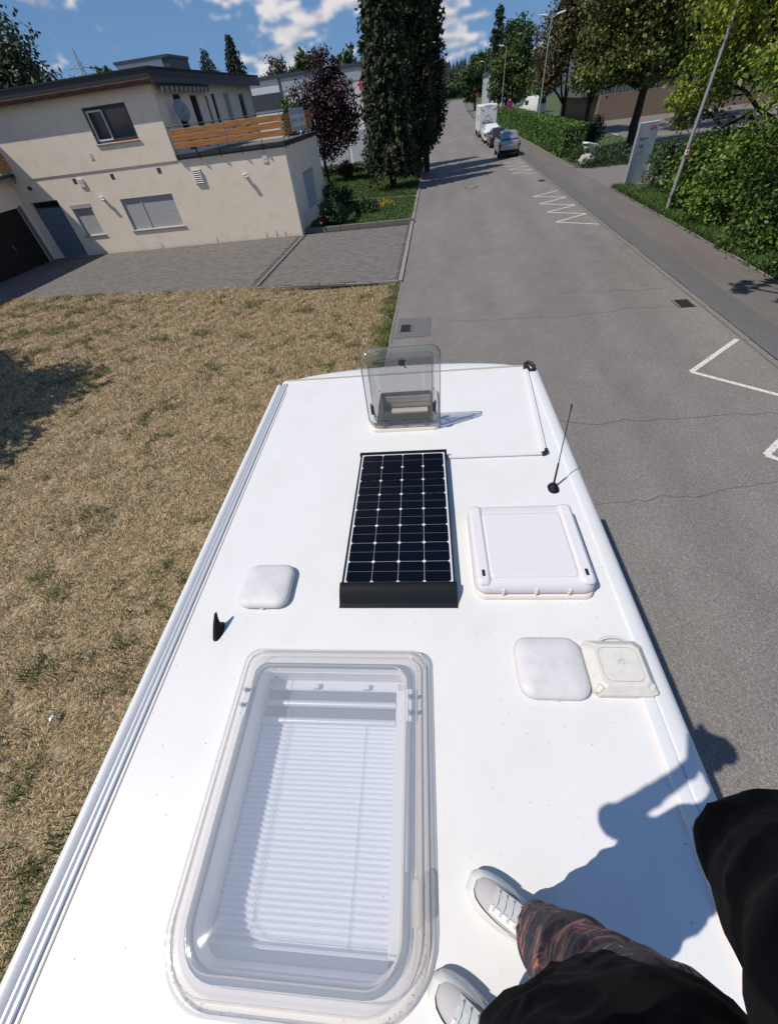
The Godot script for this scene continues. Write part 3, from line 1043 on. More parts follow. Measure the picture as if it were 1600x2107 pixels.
func wing(h: Node3D):
	# garage wing that reaches forward on the left
	var w := thing("garage_wing", V(0, 0, 0), 0, "shaded garage wing with closed dark brown garage doors and balcony at the left edge", "garage")
	var a := MB.new()
	wall_x(a, -22.12, -24.38, -14.0, -.1, 3.5, .3, [[-23.95, -19.2, -.02, 2.46], [-18.6, -15.0, -.02, 2.46]])
	obj("garage_wall", a, M.stucco, w)
	var u := MB.new()
	wall_x(u, -22.9, -24.36, -14.0, 3.5, 6.05, .3, [])
	obj("upper_wall", u, M.stucco, w)
	var e := MB.new()
	e.bb(-34, -22.12, -.1, 3.5, -14.0, -13.8)
	e.bb(-34, -22.9, 3.5, 6.05, -14.0, -13.8)
	obj("end_wall", e, M.stucco, w)
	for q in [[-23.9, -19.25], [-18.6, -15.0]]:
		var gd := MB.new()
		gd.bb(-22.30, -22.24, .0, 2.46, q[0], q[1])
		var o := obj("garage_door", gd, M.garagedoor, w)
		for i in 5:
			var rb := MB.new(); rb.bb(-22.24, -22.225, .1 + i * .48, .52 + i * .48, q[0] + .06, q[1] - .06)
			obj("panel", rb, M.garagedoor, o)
		var hh := MB.new(); hh.tube([V(-22.2, .9, q[0] + 1.7), V(-22.17, .95, q[0] + 1.74), V(-22.2, 1.15, q[0] + 1.72)], .014, 6)
		obj("handle", hh, M.steel, o)
	var j := MB.new()
	j.bb(-22.15, -22.02, -.02, 2.52, -24.02, -23.9)
	obj("door_jamb", j, M.concrete, w)
	j = MB.new()
	j.bb(-22.15, -22.02, -.02, 2.52, -19.25, -19.13)
	obj("door_jamb", j, M.concrete, w)
	var rf2 := MB.new()
	rf2.bb(-34.5, -22.42, 6.16, 6.44, -23.9, -13.4)
	rf2.bb(-34.4, -22.5, 6.02, 6.16, -24.3, -13.5)
	obj("roof", rf2, M.slate, w)
	var sl := MB.new()
	sl.bb(-22.9, -21.62, 3.5, 3.66, -24.35, -14.0)
	obj("balcony_slab", sl, M.concrete, w)
	var bp := MB.new()
	bp.bb(-21.66, -21.60, 3.62, 3.74, -24.35, -14.0)
	obj("slab_edge", bp, M.slate, w)
	for r in 3:
		for s in [[-24.3, -20.6], [-20.55, -17.0], [-16.95, -14.0]]:
			var b := MB.new()
			b.cbox(Vector3.ZERO, V(.028, .205, absf(s[1] - s[0])), .006)
			obj("plank", b, M.plank, w, V(-21.56, 3.95 + r * .24, (s[0] + s[1]) * .5))
	for i in 6:
		var z := -24.1 - i * -1.5
		var b := MB.new()
		b.tube([V(-21.6, 4.6, z), V(-21.6, 3.8, z), V(-21.55, 3.5, z), V(-21.62, 3.36, z)], .018, 6)
		obj("railing_bracket", b, M.darkmetal, w)

func hall():
	var h := thing("rescue_hall", V(0, 0, 0), 0, "long white hall with grey bands and a red cross behind the purple tree", "hall")
	var z := -56.0
	var a := MB.new()
	a.bb(-30, -5.6, -.2, 6.9, z, z - 24)
	obj("wall", a, M.hallwhite, h)
	var r := MB.new()
	r.bb(-30.1, -5.5, 6.9, 7.15, z + .12, z - 24.2)
	obj("roof_edge", r, M.halldark, h)
	for q in [[-30, -18.75], [-15.45, -12.6], [-12.5, -9.7], [-9.6, -6.75]]:
		var b := MB.new(); b.bb(q[0], q[1], 6.05, 6.88, z + .004, z + .04)
		obj("facade_panel", b, M.hallgrey, h)
	for x in [-15.62, -12.55, -9.65, -6.7]:
		var b := MB.new(); b.bb(x - .1, x + .1, 0, 6.9, z + .05, z + .09)
		if x < -15: obj("downpipe", b, M.halldark, h)
		else: obj("facade_joint", b, M.hallgrey, h, V(0, 0, -.03))
	for q in [[-21.6, -15.75, 4.85, 6.0], [-30.0, -21.75, 4.85, 6.0]]:
		var b := MB.new(); b.bb(q[0], q[1], q[2], q[3], z + .01, z + .05)
		obj("window_band", b, M.halldark, h)
	for q in [[-13.5, -9.9, .2, 2.6], [-9.2, -5.9, .2, 2.6]]:
		var b := MB.new(); b.bb(q[0], q[1], q[2], q[3], z + .01, z + .05)
		obj("roller_gate", b, M.hallgrey, h)
	var c := MB.new()
	c.bb(-7.66, -7.46, 5.42, 6.02, z + .06, z + .1)
	c.bb(-7.86, -7.663, 5.62, 5.82, z + .06, z + .1)
	c.bb(-7.457, -7.26, 5.62, 5.82, z + .06, z + .1)
	obj("red_cross", c, M.red, h)
	text("lettering", "NZ", .5, M.halldark, h, V(-8.75, 5.62, z + .08), Basis())
	var yard := MB.new()
	yard.quad(V(-40, .012, -47.9), V(-1.5, .012, -47.9), V(-1.5, .012, -56), V(-40, .012, -56))
	struct("hall_yard", yard, M.concrete)

func text(called: String, s: String, size: float, m: Material, parent: Node, at: Vector3, b: Basis, depth := .02) -> MeshInstance3D:
	var t := TextMesh.new()
	t.text = s
	var f := SystemFont.new()
	f.font_names = PackedStringArray(["Droid Sans"])
	f.font_weight = 700
	t.font = f
	t.font_size = 64
	t.pixel_size = size / 64.0 * 1.35
	t.depth = depth
	var o := obj(called, t, m, parent, at)
	o.basis = b
	return o

var RVT := Transform3D()

func rr2(cx, cz, w, d, r_rear, r_front, y, seg := 7) -> PackedVector3Array:
	var q := PackedVector3Array()
	for k in 4:
		var r: float = r_rear if k < 2 else r_front
		var sx: float = [1, -1, -1, 1][k]; var sz: float = [1, 1, -1, -1][k]
		for j in seg + 1:
			var a := PI * .5 * (k + float(j) / seg)
			q.append(V(cx + sx * (w * .5 - r) + cos(a) * r, y, cz + sz * (d * .5 - r) + sin(a) * r))
	return q

func motorhome():
	RVT = Transform3D(Basis(Vector3.UP, deg_to_rad(2.0)) * Basis(Vector3.RIGHT, deg_to_rad(.8)), V(-.2, 2.85, 0))
	var rv := thing("motorhome", Vector3.ZERO, 0, "white motorhome whose roof with solar panel and skylights fills the foreground", "motorhome")
	rv.transform = RVT
	# roof skin with the two openings cut out
	var t2 := MB.new()
	wall_with_holes(t2, -1.07, 1.07, -3.3, 3.18, 0.0, .05, [[-.56, .09, -.26, .61], [-.165, .235, 2.39, 2.81]])
	var rb := MB.new()
	for p in t2.v: rb.v.append(V(p.x, p.z, -p.y))
	for p in t2.n: rb.n.append(V(p.x, p.z, -p.y))
	rb.c = t2.c; rb.ix = t2.ix
	obj("roof_panel", rb, M.roof, rv)
	# walls
	var wl := MB.new()
	wl.bb(1.10, 1.14, -2.45, -.03, -3.15, 3.3); wl.bb(-1.085, -1.115, -2.45, -.03, -3.15, 3.3)
	wl.bb(-1.085, 1.10, -2.45, -.06, 3.26, 3.3)
	obj("side_wall", wl, M.rvwhite, rv)
	var sk := MB.new()
	for s in [-1, 1]: sk.bb(s * 1.06, s * 1.12, -2.68, -2.451, -2.6, 3.28)
	obj("skirt", sk, M.hallgrey, rv)
	var fl := MB.new()
	fl.bb(-1.084, 1.099, -2.10, -2.06, -3.1, 3.25)
	obj("cabin_floor", fl, M.lath, rv)
	var cb := MB.new()
	cb.cbox(V(-.72, -1.6, -2.2), V(.7, .9, .9), .02); cb.cbox(V(.72, -1.5, -1.6), V(.72, 1.1, 1.6), .02)
	cb.cbox(V(.1, -1.75, -2.75), V(.8, .5, .35), .05)
	obj("cabin_furniture", cb, M.framewhite, rv)
	for q in [[-1.12, -1.6, -.6], [-1.12, .6, 1.7], [1.145, -1.9, -.8], [1.145, .4, 1.5]]:
		var b := MB.new()
		b.cbox(V(q[0], -.95, (q[1] + q[2]) * .5), V(.04, .6, q[2] - q[1]), .015)
		obj("side_window", b, M.winglass, rv)
	var dr := MB.new()
	dr.cbox(V(1.145, -1.35, -.2), V(.03, 1.9, .62), .01)
	var door := obj("entrance_door", dr, M.abs, rv)
	var dh := MB.new(); dh.cbox(V(1.17, -1.4, -.42), V(.03, .1, .05), .01)
	obj("handle", dh, M.black, door)
	# bulging front cap over the cab
	var nose := MB.new()
	var R := []
	for i in 12:
		var a := i / 11.0 * 1.45
		var row := PackedVector3Array()
		for j in 33:
			var u := lerpf(-1.0, 1.0, j / 32.0)
			var hw := 1.10 - .02 * i / 11.0
			var fw := .07 + .26 * (1.0 - pow(absf(u), 2.6))
			var edge := .05 * pow(absf(u), 14.0)
			row.append(V(u * hw, -.004 - edge - .62 * pow(i / 11.0, 2.6), -3.185 - fw * sin(minf(i / 8.0, 1.0) * PI * .5)))
		R.append(row)
	nose.loft(R, false, false, false, V(0, -.6, -2.6))
	obj("front_cap", nose, M.rvwhite, rv)
	var nb := MB.new()
	nb.bb(-1.08, 1.08, -.66, -.60, -3.5, -3.0)
	obj("cap_underside", nb, M.abs, rv)
	var seam := MB.new()
	seam.cbox(V(0, .001, -3.183), V(2.13, .008, .022), .003)
	obj("sealant_seam", seam, M.seal, rv)
	# cab: screen, bonnet, bumper, lamps
	var cab := MB.new()
	R = []
	for q in [[-3.15, -.68, .98], [-3.55, -1.0, 1.0], [-4.02, -1.42, .99], [-4.35, -1.52, .96], [-4.72, -1.70, .90], [-4.82, -1.95, .93], [-4.84, -2.4, .95], [-4.7, -2.6, .93]]:
		var row := PackedVector3Array()
		for j in 15:
			var u := lerpf(-1, 1, j / 14.0)
			row.append(V(u * q[2], q[1] - .10 * pow(absf(u), 3.0), q[0] + .16 * u * u))
		R.append(row)
	cab.loft(R, false, false, false, V(0, -1.8, -3.2))
	for s in [-1, 1]: cab.bb(s * .93, s * .96, -2.5, -1.45, -4.35, -3.1)
	obj("cab_body", cab, M.rvwhite, rv)
	var ws := MB.new()
	ws.quad(V(-.86, -1.395, -3.955), V(.86, -1.395, -3.955), V(.8, -.74, -3.20), V(-.8, -.74, -3.20))
	obj("windscreen", ws, M.winglass, rv, V(0, .06, -.05))
	for s in [-1, 1]:
		var hl := MB.new()
		hl.blob(V(s * .7, -1.86, -4.68), V(.17, .1, .12), 8)
		obj("headlight", hl, M.steel, rv)
		var mi := MB.new()
		mi.cbox(V(s * 1.2, -1.25, -3.75), V(.16, .3, .1), .03)
		obj("wing_mirror", mi, M.black, rv)
	for q in [[-.9, -3.95], [.9, -3.95], [-.9, 1.75], [.9, 1.75]]:
		var ty := MB.new()
		ty.tube([V(q[0] - .11, -2.52, q[1]), V(q[0] - .09, -2.52, q[1]), V(q[0] + .09, -2.52, q[1]), V(q[0] + .11, -2.52, q[1])], [.28, .33, .33, .28], 24)
		var w := obj("wheel", ty, M.rubber, rv)
		var rm := MB.new()
		rm.cone(V(q[0] - .118, -2.52, q[1]), V(q[0] + .118, -2.52, q[1]), .19, .19, 16)
		obj("rim", rm, M.galv, w)
	edges(rv)
	skylight(rv)
	open_hatch(rv)
	solar(rv)
	fittings(rv)

func profile_z(b: MB, P: Array, z0: float, z1: float, closed := false):
	# open profile in x-y swept along z
	var R := []
	for z in [z0, z1]:
		var q := PackedVector3Array()
		for p in P: q.append(V(p[0], p[1], z))
		R.append(q)
	b.loft(R, closed, false, false, V((P[0][0] + P[P.size() - 1][0]) * .5, -.4, (z0 + z1) * .5))

func edges(rv: Node3D):
	# right: rounded white edge trim with a fine groove
	var b := MB.new()
	profile_z(b, [[1.055, .0005], [1.060, .006], [1.070, .007], [1.095, .006], [1.118, .001], [1.136, -.010], [1.149, -.028], [1.155, -.05], [1.155, -.13], [1.145, -.14]], -3.17, 3.25)
	obj("edge_trim", b, M.rvwhite, rv)
	var e := MB.new()
	e.blob(V(1.10, -.06, -3.17), V(.052, .066, .035), 9)
	e.blob(V(-1.06, -.06, -3.17), V(.052, .066, .035), 9)
	obj("corner_cap", e, M.rvwhite, rv)
	# left: gutter profile and awning case
	b = MB.new()
	profile_z(b, [[-1.030, .0005], [-1.033, .009], [-1.047, .011], [-1.050, .004], [-1.054, .004], [-1.056, .010], [-1.066, .012], [-1.070, .008], [-1.073, -.012]], -3.12, 3.25)
	obj("gutter_rail", b, M.alu, rv)
	var P := []
	for i in 15:
		var a := lerpf(-.25, PI + .3, i / 14.0)
		P.append([-1.108 + cos(a) * .034, -.042 + sin(a) * .050])
	b = MB.new()
	profile_z(b, P, -3.10, 3.2)
	obj("awning_case", b, M.rvwhite, rv)
	var c := MB.new()
	c.blob(V(-1.108, -.042, -3.10), V(.035, .051, .03), 9)
	obj("case_end", c, M.abs, rv)
	# cable ducts in front right, with black elbows
	var d := MB.new()
	var a0 := V(1.035, .011, -3.10); var a1 := V(.957, .011, -2.03)
	d.cbox((a0 + a1) * .5, V(.034, .02, a0.distance_to(a1)), .006, Basis(Vector3.UP, atan2(-(a1 - a0).x, -(a1 - a0).z)))
	obj("cable_duct", d, M.rvwhite, rv)
	d = MB.new()
	d.cbox(V(.635, .010, -2.018), V(.62, .018, .028), .005)
	obj("cable_duct", d, M.rvwhite, rv)
	d = MB.new()
	d.tube([V(.97, .014, -2.05), V(.968, .016, -2.025), V(.952, .016, -2.012), V(.936, .012, -2.010)], .014, 8)
	obj("duct_elbow", d, M.black, rv)
	d = MB.new()
	d.tube([V(1.03, .012, -3.12), V(1.035, .03, -3.16), V(1.055, .036, -3.172), V(1.08, .034, -3.165), V(1.10, .02, -3.13), V(1.098, .012, -3.09)], .016, 9)
	d.cbox(V(1.07, .012, -3.085), V(.065, .02, .03), .005)
	d.cbox(V(1.053, .018, -3.11), V(.02, .03, .05), .005)
	obj("cable_gland", d, M.black, rv)
	# long raised cover strip along the right rear edge
	d = MB.new()
	profile_z(d, [[1.000, .0004], [1.004, .012], [1.012, .014], [1.050, .014], [1.054, .010]], -.735, 3.2)
	obj("cover_strip", d, M.rvwhite, rv)
	d = MB.new()
	d.bb(.994, 1.0, .0002, .003, -.6, 3.2)
	obj("sealant_bead", d, M.framewhite, rv)
	d = MB.new()
	d.bb(-1.018, -1.012, .0002, .0022, -3.0, 3.2)
	obj("sealant_bead", d, M.seal, rv)

func skylight(rv: Node3D):
	var cx := -.235; var cz := -.172; var w := .81; var dd := 1.035
	var spec := func(b: MB, rows: Array, cap := false):
		var R := []
		for s in rows: R.append(rr2(cx, cz, w - 2 * s[0], dd - 2 * s[0], maxf(.185 - s[0], .03), maxf(.06 - s[0] * .15, .03), s[1]))
		b.loft(R, true, false, cap)
	var fr := MB.new()
	spec.call(fr, [[0.0, .0], [.004, .014], [.02, .018], [.055, .018], [.058, .030], [.085, .032], [.088, -.05]])
	var s := obj("skylight", fr, M.framewhite, rv)
	var gk := MB.new()
	spec.call(gk, [[.060, .0305], [.061, .040], [.078, .041], [.082, .033]])
	obj("gasket", gk, M.gasket, s)
	# inner well
	var well := MB.new()
	for q in [[-.56, .09, -.155, .0, -.62, -.60], [-.56, .09, -.155, .0, .255, .27]]: well.bb(q[0], q[1], q[2], q[3], q[4], q[5])
	well.bb(-.575, -.56, -.155, .0, -.62, .27)
	well.bb(.09, .105, -.155, .0, -.62, .27)
	obj("well_frame", well, M.abs, s)
	var bd := MB.new()
	bd.cbox(V(.062, -.118, -.17), V(.056, .03, .86), .006)
	bd.cbox(V(-.235, -.118, -.585), V(.65, .03, .05), .006)
	bd.cbox(V(-.235, -.118, .24), V(.65, .03, .04), .006)
	obj("blind_cassette", bd, M.abs, s)
	var bl := MB.new()
	var R := []
	var n := 76
	for i in n + 1:
		var z := lerpf(-.425, .222, float(i) / n)
		var y := -.128 + (.0055 if i % 2 == 0 else -.0055)
		R.append(PackedVector3Array([V(-.555, y, z), V(-.3, y, z), V(.034, y, z)]))
	for i in n: bl.quad(R[i][0], R[i][2], R[i + 1][2], R[i + 1][0]) if (R[i][2] - R[i][0]).cross(R[i + 1][0] - R[i][0]).y > 0 else bl.quad(R[i][0], R[i + 1][0], R[i + 1][2], R[i][2])
	obj("pleated_blind", bl, M.blind, s)
	for z in [-.435, -.505]:
		var br := MB.new()
		br.tube([V(-.555, -.115, z), V(.034, -.115, z)], .014, 10)
		obj("blind_rail", br, M.alu, s)
	var ms := MB.new()
	ms.quad(V(-.555, -.13, -.43), V(.034, -.13, -.43), V(.034, -.13, -.56), V(-.555, -.13, -.56))
	obj("insect_screen", ms, M.gasket, s)
	var co := MB.new()
	for x in [-.42, -.09]: co.tube([V(x, -.120, -.43), V(x - .004, -.119, .22)], .0012, 4)
	obj("blind_cord", co, M.hallgrey, s)
	for q in [[-.33, -.60], [-.10, -.60]]:
		var cl := MB.new(); cl.cbox(V(q[0], -.09, q[1] + .03), V(.03, .03, .02), .004)
		obj("blind_clip", cl, M.rvwhite, s)
	# clear double dome
	var dm := MB.new()
	spec.call(dm, [[.006, .016], [.0, .03], [.004, .055], [.020, .074], [.050, .082], [.10, .078], [.12, .080], [.20, .086]], true)
	obj("dome", dm, M.clear, s)
	var dn := MB.new()
	spec.call(dn, [[.030, .024], [.034, .050], [.060, .062], [.12, .060]], true)
	obj("inner_dome", dn, M.clear, s)
	for k in [[.003, .034, .0045], [.040, .083, .003], [.085, .080, .0025]]:
		var rg := rr2(cx, cz, w - 2 * k[0], dd - 2 * k[0], .185 - k[0], .06, k[1], 10)
		var P := []
		for p in rg: P.append(p)
		P.append(rg[0])
		var eb := MB.new()
		eb.tube(P, k[2], 6, false)
		obj("dome_rim", eb, M.clearedge, s)
	for q in [[-.582, -.502], [-.582, -.444], [.103, -.49], [.104, -.432]]:
		var sc := MB.new()
		sc.cone(V(q[0], .06, q[1]), V(q[0], .088, q[1]), .008, .007, 10)
		obj("hinge_bolt", sc, M.steel, s)
	for x in [-.575, .10]:
		var pl := MB.new(); pl.cbox(V(x, .055, -.465), V(.022, .006, .12), .002)
		obj("hinge_plate", pl, M.abs, s)
	var lt := MB.new()
	lt.pad(.132, .085, .026, .11, .012, [[0, .075], [.0, .088], [.006, .092]])
	obj("latch", lt, M.clearedge, s)
	var sp := MB.new(); sp.tube([V(.10, .05, -.42), V(.10, .05, .02)], .007, 8)
	obj("gas_strut", sp, M.steel, s)
	for q in [[.045, -.1, .235], [-.50, -.02, -.585]]:
		var sc := MB.new(); sc.blob(V(q[0], q[1], q[2]), V(.007, .004, .007), 6)
		obj("screw", sc, M.black, s)
	# grime collected in the seam at the rear corners
	var gr := MB.new()
	var ring := rr2(cx, cz, w - .006, dd - .006, .182, .058, .019, 12)
	for i in ring.size():
		for k in 26:
			var p: Vector3 = ring[i].lerp(ring[(i + 1) % ring.size()], rng.randf())
			if p.z < .05 and p.x < .1 and rng.randf() < .93: continue
			if rng.randf() < .55: continue
			p += V(cx - p.x, 0, cz - p.z).normalized() * absf(rng.randfn(.006, .006))
			var z := rf(.001, .0032)
			gr.tri(p, p + V(z, 0, rf(-z, z)), p + V(rf(-z, z), 0, -z))
	tag(obj("grime", gr, M.dirt, s), "", "", "", "stuff")

func open_hatch(rv: Node3D):
	var cx := .037; var cz := -2.603
	var f := MB.new()
	f.pad(cx, cz, .515, .535, .05, [[0, 0], [.002, .020], [.015, .030], [.05, .032], [.057, .026], [.058, -.10]], false)
	var h := obj("roof_hatch", f, M.framewhite, rv)
	var g := MB.new()
	g.pad(cx, cz, .42, .44, .03, [[0, .031], [.004, .040], [.012, .040], [.016, .030]], false)
	obj("gasket", g, M.gasket, h)
	var bs := MB.new()
	bs.cbox(V(.06, -.10, -2.76), V(.30, .02, .06), .004)
	bs.cbox(V(.037, -.105, -2.42), V(.40, .02, .05), .004)
	obj("blind_rail", bs, M.framewhite, h)
	# tinted lid hinged at the rear, standing open
	var PT := Transform3D(Basis(Vector3.RIGHT, deg_to_rad(90)), V(cx, .034, -2.352))
	var l := MB.new()
	l.pad(0, -.285, .515, .57, .065, [[.0, -.045], [.0, -.012], [.008, .006], [.028, .016], [.06, .017], [.062, .010], [.10, .010], [.12, .016]], true)
	objt("tinted_pane", l, M.smoke, h, PT)
	var li := MB.new()
	li.pad(0, -.285, .44, .50, .04, [[.0, -.040], [.004, -.012], [.03, -.008]], true)
	objt("inner_pane", li, M.smoke, h, PT)
	for q in [[0.0, -.045, .003], [.055, .018, .0016]]:
		var rg := MB.rr(0, -.285, .515 - 2 * q[0], .57 - 2 * q[0], .065 - q[0] * .4, q[1], 7)
		var P := []
		for p in rg: P.append(p)
		P.append(rg[0])
		var e := MB.new(); e.tube(P, q[2], 6, false)
		objt("rim", e, M.gasket, h, PT)
	for s in [-1, 1]:
		var b := MB.new(); b.pad(s * .215, -.165, .018, .072, .008, [[0, .012], [0, .026], [.004, .030]])
		objt("latch_slot", b, M.black, h, PT)
		var c := MB.new(); c.blob(V(s * .222, -.525, .014), V(.006, .004, .006), 6)
		objt("screw", c, M.graphite, h, PT)
	for x in [-.15, 0.0, .15]:
		var b := MB.new(); b.cbox(V(x, -.004, -.022), V(.02, .03, .03), .004)
		objt("hinge", b, M.smoke, h, PT)
	var k := MB.new()
	k.cone(V(.012, -.03, -.478), V(.012, -.012, -.478), .024, .021, 16)
	k.tube([V(.018, -.03, -.465), V(.034, -.04, -.43)], .005, 6)
	objt("knob", k, M.black, h, PT)
	for s in [-1, 1]:
		var b := MB.new(); b.tube([V(cx + s * .225, .03, -2.50), V(cx + s * .225, .22, -2.375)], .006, 6)
		obj("stay", b, M.graphite, h)

func solar(rv: Node3D):
	var x0 := -.242; var x1 := .311; var z0 := -2.035; var z1 := -1.018
	var b := MB.new()
	b.bb(x0, x1, .040, .052, z0, z1)
	var s := obj("solar_panel", b, M.backsheet, rv)
	var fr := MB.new()
	for q in [[x0 - .006, x0 + .003], [x1 - .003, x1 + .006]]: fr.bb(q[0], q[1], .003, .056, z0, z1)
	obj("side_frame", fr, M.graphite, s)
	var f := MB.new()
	var sp := func(bb: MB, P: Array):
		var q0 := PackedVector3Array(); var q1 := PackedVector3Array()
		for p in P:
			q0.append(V(x0 - .012, p[1], p[0])); q1.append(V(x1 + .012, p[1], p[0]))
		bb.loft([q0, q1], false, false, false, V(.03, -.1, (P[0][0] + P[P.size() - 1][0]) * .5))
		for q in [q0, q1]:
			var pg := []
			for p in q: pg.append(Vector2(p.z, p.y))
			pg.append(Vector2(q[q.size() - 1].z, .0)); pg.append(Vector2(q[0].z, 0.0))
			bb.prism(pg, Transform3D(Basis(V(0, 0, 1), V(0, 1, 0), V(1, 0, 0)), V(q[0].x - .001, 0, 0)), .002)
	sp.call(f, [[z0 - .012, .0], [z0 - .012, .052], [z0 - .008, .058], [z0 + .012, .058], [z0 + .016, .054]])
	obj("front_spoiler", f, M.graphite, s)
	var r := MB.new()
	sp.call(r, [[z1 - .012, .054], [z1 - .008, .060], [z1 + .010, .060], [z1 + .03, .054], [z1 + .055, .036], [z1 + .078, .014], [z1 + .09, .006], [z1 + .104, .003]])
	obj("rear_spoiler", r, M.graphite, s)
	# cells with clipped corners
	var px := (x1 - x0 - .024) / 4.0; var pz := (z1 - z0 - .036) / 8.0
	var c := MB.new()
	var hx := px * .5 - .0014; var hz := pz * .5 - .0014; var k := .0095
	var O := [V(-hx + k, 0, hz), V(hx - k, 0, hz), V(hx, 0, hz - k), V(hx, 0, -hz + k), V(hx - k, 0, -hz), V(-hx + k, 0, -hz), V(-hx, 0, -hz + k), V(-hx, 0, hz - k)]
	for i in 8:
		var a: Vector3 = O[i]; var d: Vector3 = O[(i + 1) % 8]
		c.ot(V(0, -1, 0), Vector3.ZERO, a, d)
		c.oq(Vector3.ZERO, a, d, d - V(0, .0025, 0), a - V(0, .0025, 0))
	var cm := c.mesh()
	for i in 4:
		for j in 8:
			obj("cell", cm, M.cell, s, V(x0 + .012 + px * (i + .5), .0545, z0 + .024 + pz * (j + .5)))
	var bus := MB.new()
	for j in 8:
		var z := z0 + .024 + pz * (j + .5)
		bus.bb(x0 + .012, x1 - .012, .0548, .0552, z - .0007, z + .0007)
	obj("busbar", bus, M.steel, s)
	var jb := MB.new(); jb.cone(V(.22, .052, z0 + .012), V(.22, .058, z0 + .012), .006, .006, 8)
	obj("screw", jb, M.black, s)

func fittings(rv: Node3D):
	# closed white hatch
	var b := MB.new()
	b.pad(.688, -1.235, .55, .555, .05, [[0, 0], [0, .018], [.01, .024]])
	var h := obj("closed_hatch", b, M.framewhite, rv)
	var l := MB.new()
	l.pad(.688, -1.238, .56, .53, .06, [[.012, .024], [.0, .034], [.002, .062], [.014, .082], [.035, .092], [.07, .095]])
	var lid := obj("lid", l, M.abs, h)
	var p := MB.new()
	p.pad(.685, -1.225, .405, .40, .02, [[0, .0945], [.002, .099], [.010, .1005]])
	obj("raised_panel", p, M.abs, h)
	for s in [-1, 1]:
		var r := MB.new()
		r.pad(.686 + s * .236, -1.238, .072, .50, .03, [[0, .088], [.004, .097], [.016, .104]])
		obj("side_rib", r, M.abs, h)
		var k := MB.new()
		k.pad(.686 + s * .236, -1.045, .014, .036, .004, [[0, .103], [0, .1060], [.002, .107]])
		obj("latch_slot", k, M.black, h)
	for x in [.54, .69, .84]:
		var r := MB.new(); r.cbox(V(x, .05, -.972), V(.012, .05, .012), .003)
		obj("hinge_rib", r, M.framewhite, h)
	# two domed vent caps
	for q in [[-.648, -1.03, .262, .25], [.683, -.632, .275, .252]]:
		var c := MB.new()
		c.pad(q[0], q[1], q[2], q[3], .06, [[.014, 0], [.012, .014], [.0, .016], [-.001, .03], [.008, .042], [.025, .050], [.055, .055], [.09, .057]], true, false, 7)
		var o := obj("vent_cap", c, M.absold, rv)
		var cl := MB.new(); cl.cbox(V(q[0], .012, q[1] + q[3] * .5 - .004), V(.02, .012, .012), .003)
		obj("clip", cl, M.rvwhite, o)
	# square aerial box with logo, chamfered corners and a cable loop
	var a := MB.new()
	var ring := func(hw, hd, ch, y):
		return PackedVector3Array([V(.948 - hw + ch, y, -.636 + hd), V(.948 + hw - ch, y, -.636 + hd), V(.948 + hw, y, -.636 + hd - ch), V(.948 + hw, y, -.636 - hd + ch), V(.948 + hw - ch, y, -.636 - hd), V(.948 - hw + ch, y, -.636 - hd), V(.948 - hw, y, -.636 - hd + ch), V(.948 - hw, y, -.636 + hd - ch)])
	var rows := [ring.call(.122, .112, .022, .0), ring.call(.122, .112, .022, .024), ring.call(.120, .110, .022, .03), ring.call(.092, .084, .020, .060), ring.call(.088, .080, .020, .062)]
	for i in rows.size() - 1:
		for j in 8: a.oq(V(.948, -.05, -.636), rows[i][j], rows[i][(j + 1) % 8], rows[i + 1][(j + 1) % 8], rows[i + 1][j])
	for j in 8: a.ot(V(.948, -.05, -.636), V(.948, .062, -.636), rows[4][j], rows[4][(j + 1) % 8])
	var ab := obj("aerial_box", a, M.cream, rv)
	var rg := MB.rr(.948, -.636, .15, .135, .03, .0625, 5)
	var P := []
	for q in rg: P.append(q)
	P.append(rg[0])
	var e := MB.new(); e.tube(P, .0011, 4, false)
	obj("moulded_line", e, M.seal, ab)
	var lg := MB.new()
	var T := Transform3D(Basis(V(0, 0, -1), V(-1, 0, 0), V(0, 1, 0)), V(.955, .0622, -.645))
	lg.prism([Vector2(-.012, -.012), Vector2(.002, -.012), Vector2(-.004, -.004), Vector2(-.012, -.004)], T, .0012)
	lg.prism([Vector2(.004, -.012), Vector2(.012, -.012), Vector2(.012, .008), Vector2(.006, .012), Vector2(-.008, .012), Vector2(-.010, .006), Vector2(.003, .006)], T, .0012)
	lg.prism([Vector2(-.014, .016), Vector2(.014, .016), Vector2(.014, .018), Vector2(-.014, .018)], T, .0012)
	obj("logo", lg, M.hallgrey, ab)
	for q in [[-.106, .096], [.108, .096]]:
		var sc := MB.new()
		sc.tube([V(.948 + q[0], .028, -.636 + q[1]), V(.948 + q[0] * .84, .05, -.636 + q[1] * .84)], .014, 10)
		obj("screw_pocket", sc, M.cream, ab)
		var hd := MB.new(); hd.cone(V(.948 + q[0] * 1.0, .03, -.636 + q[1] * 1.02), V(.948 + q[0] * 1.02, .036, -.636 + q[1] * 1.06), .007, .007, 8)
		obj("screw", hd, M.lath, ab)
	for k in 2:
		var c := MB.new()
		var Q := []
		for i in 13:
			var t := PI * i / 12.0
			Q.append(V(.968 - cos(t) * (.062 + k * .008), .008 + k * .002 + .01 * sin(t), -.735 - sin(t) * (.03 + k * .007)))
		c.tube(Q, .0035, 6)
		obj("aerial_cable", c, M.rvwhite, ab)
	# shark-fin aerial
	var f := MB.new()
	var RR := []
	for i in 9:
		var t := i / 8.0
		var q := PackedVector3Array()
		var hw := lerpf(.026, .007, pow(t, .8)); var hl := lerpf(.052, .010, pow(t, .75))
		for j in 16:
			var an := TAU * j / 16
			q.append(V(-.838 + cos(an) * hw, t * .080, -.790 + t * -.052 * t + sin(an) * hl))
		RR.append(q)
	f.loft(RR, true, false, true)
	obj("fin_aerial", f, M.graphite, rv)
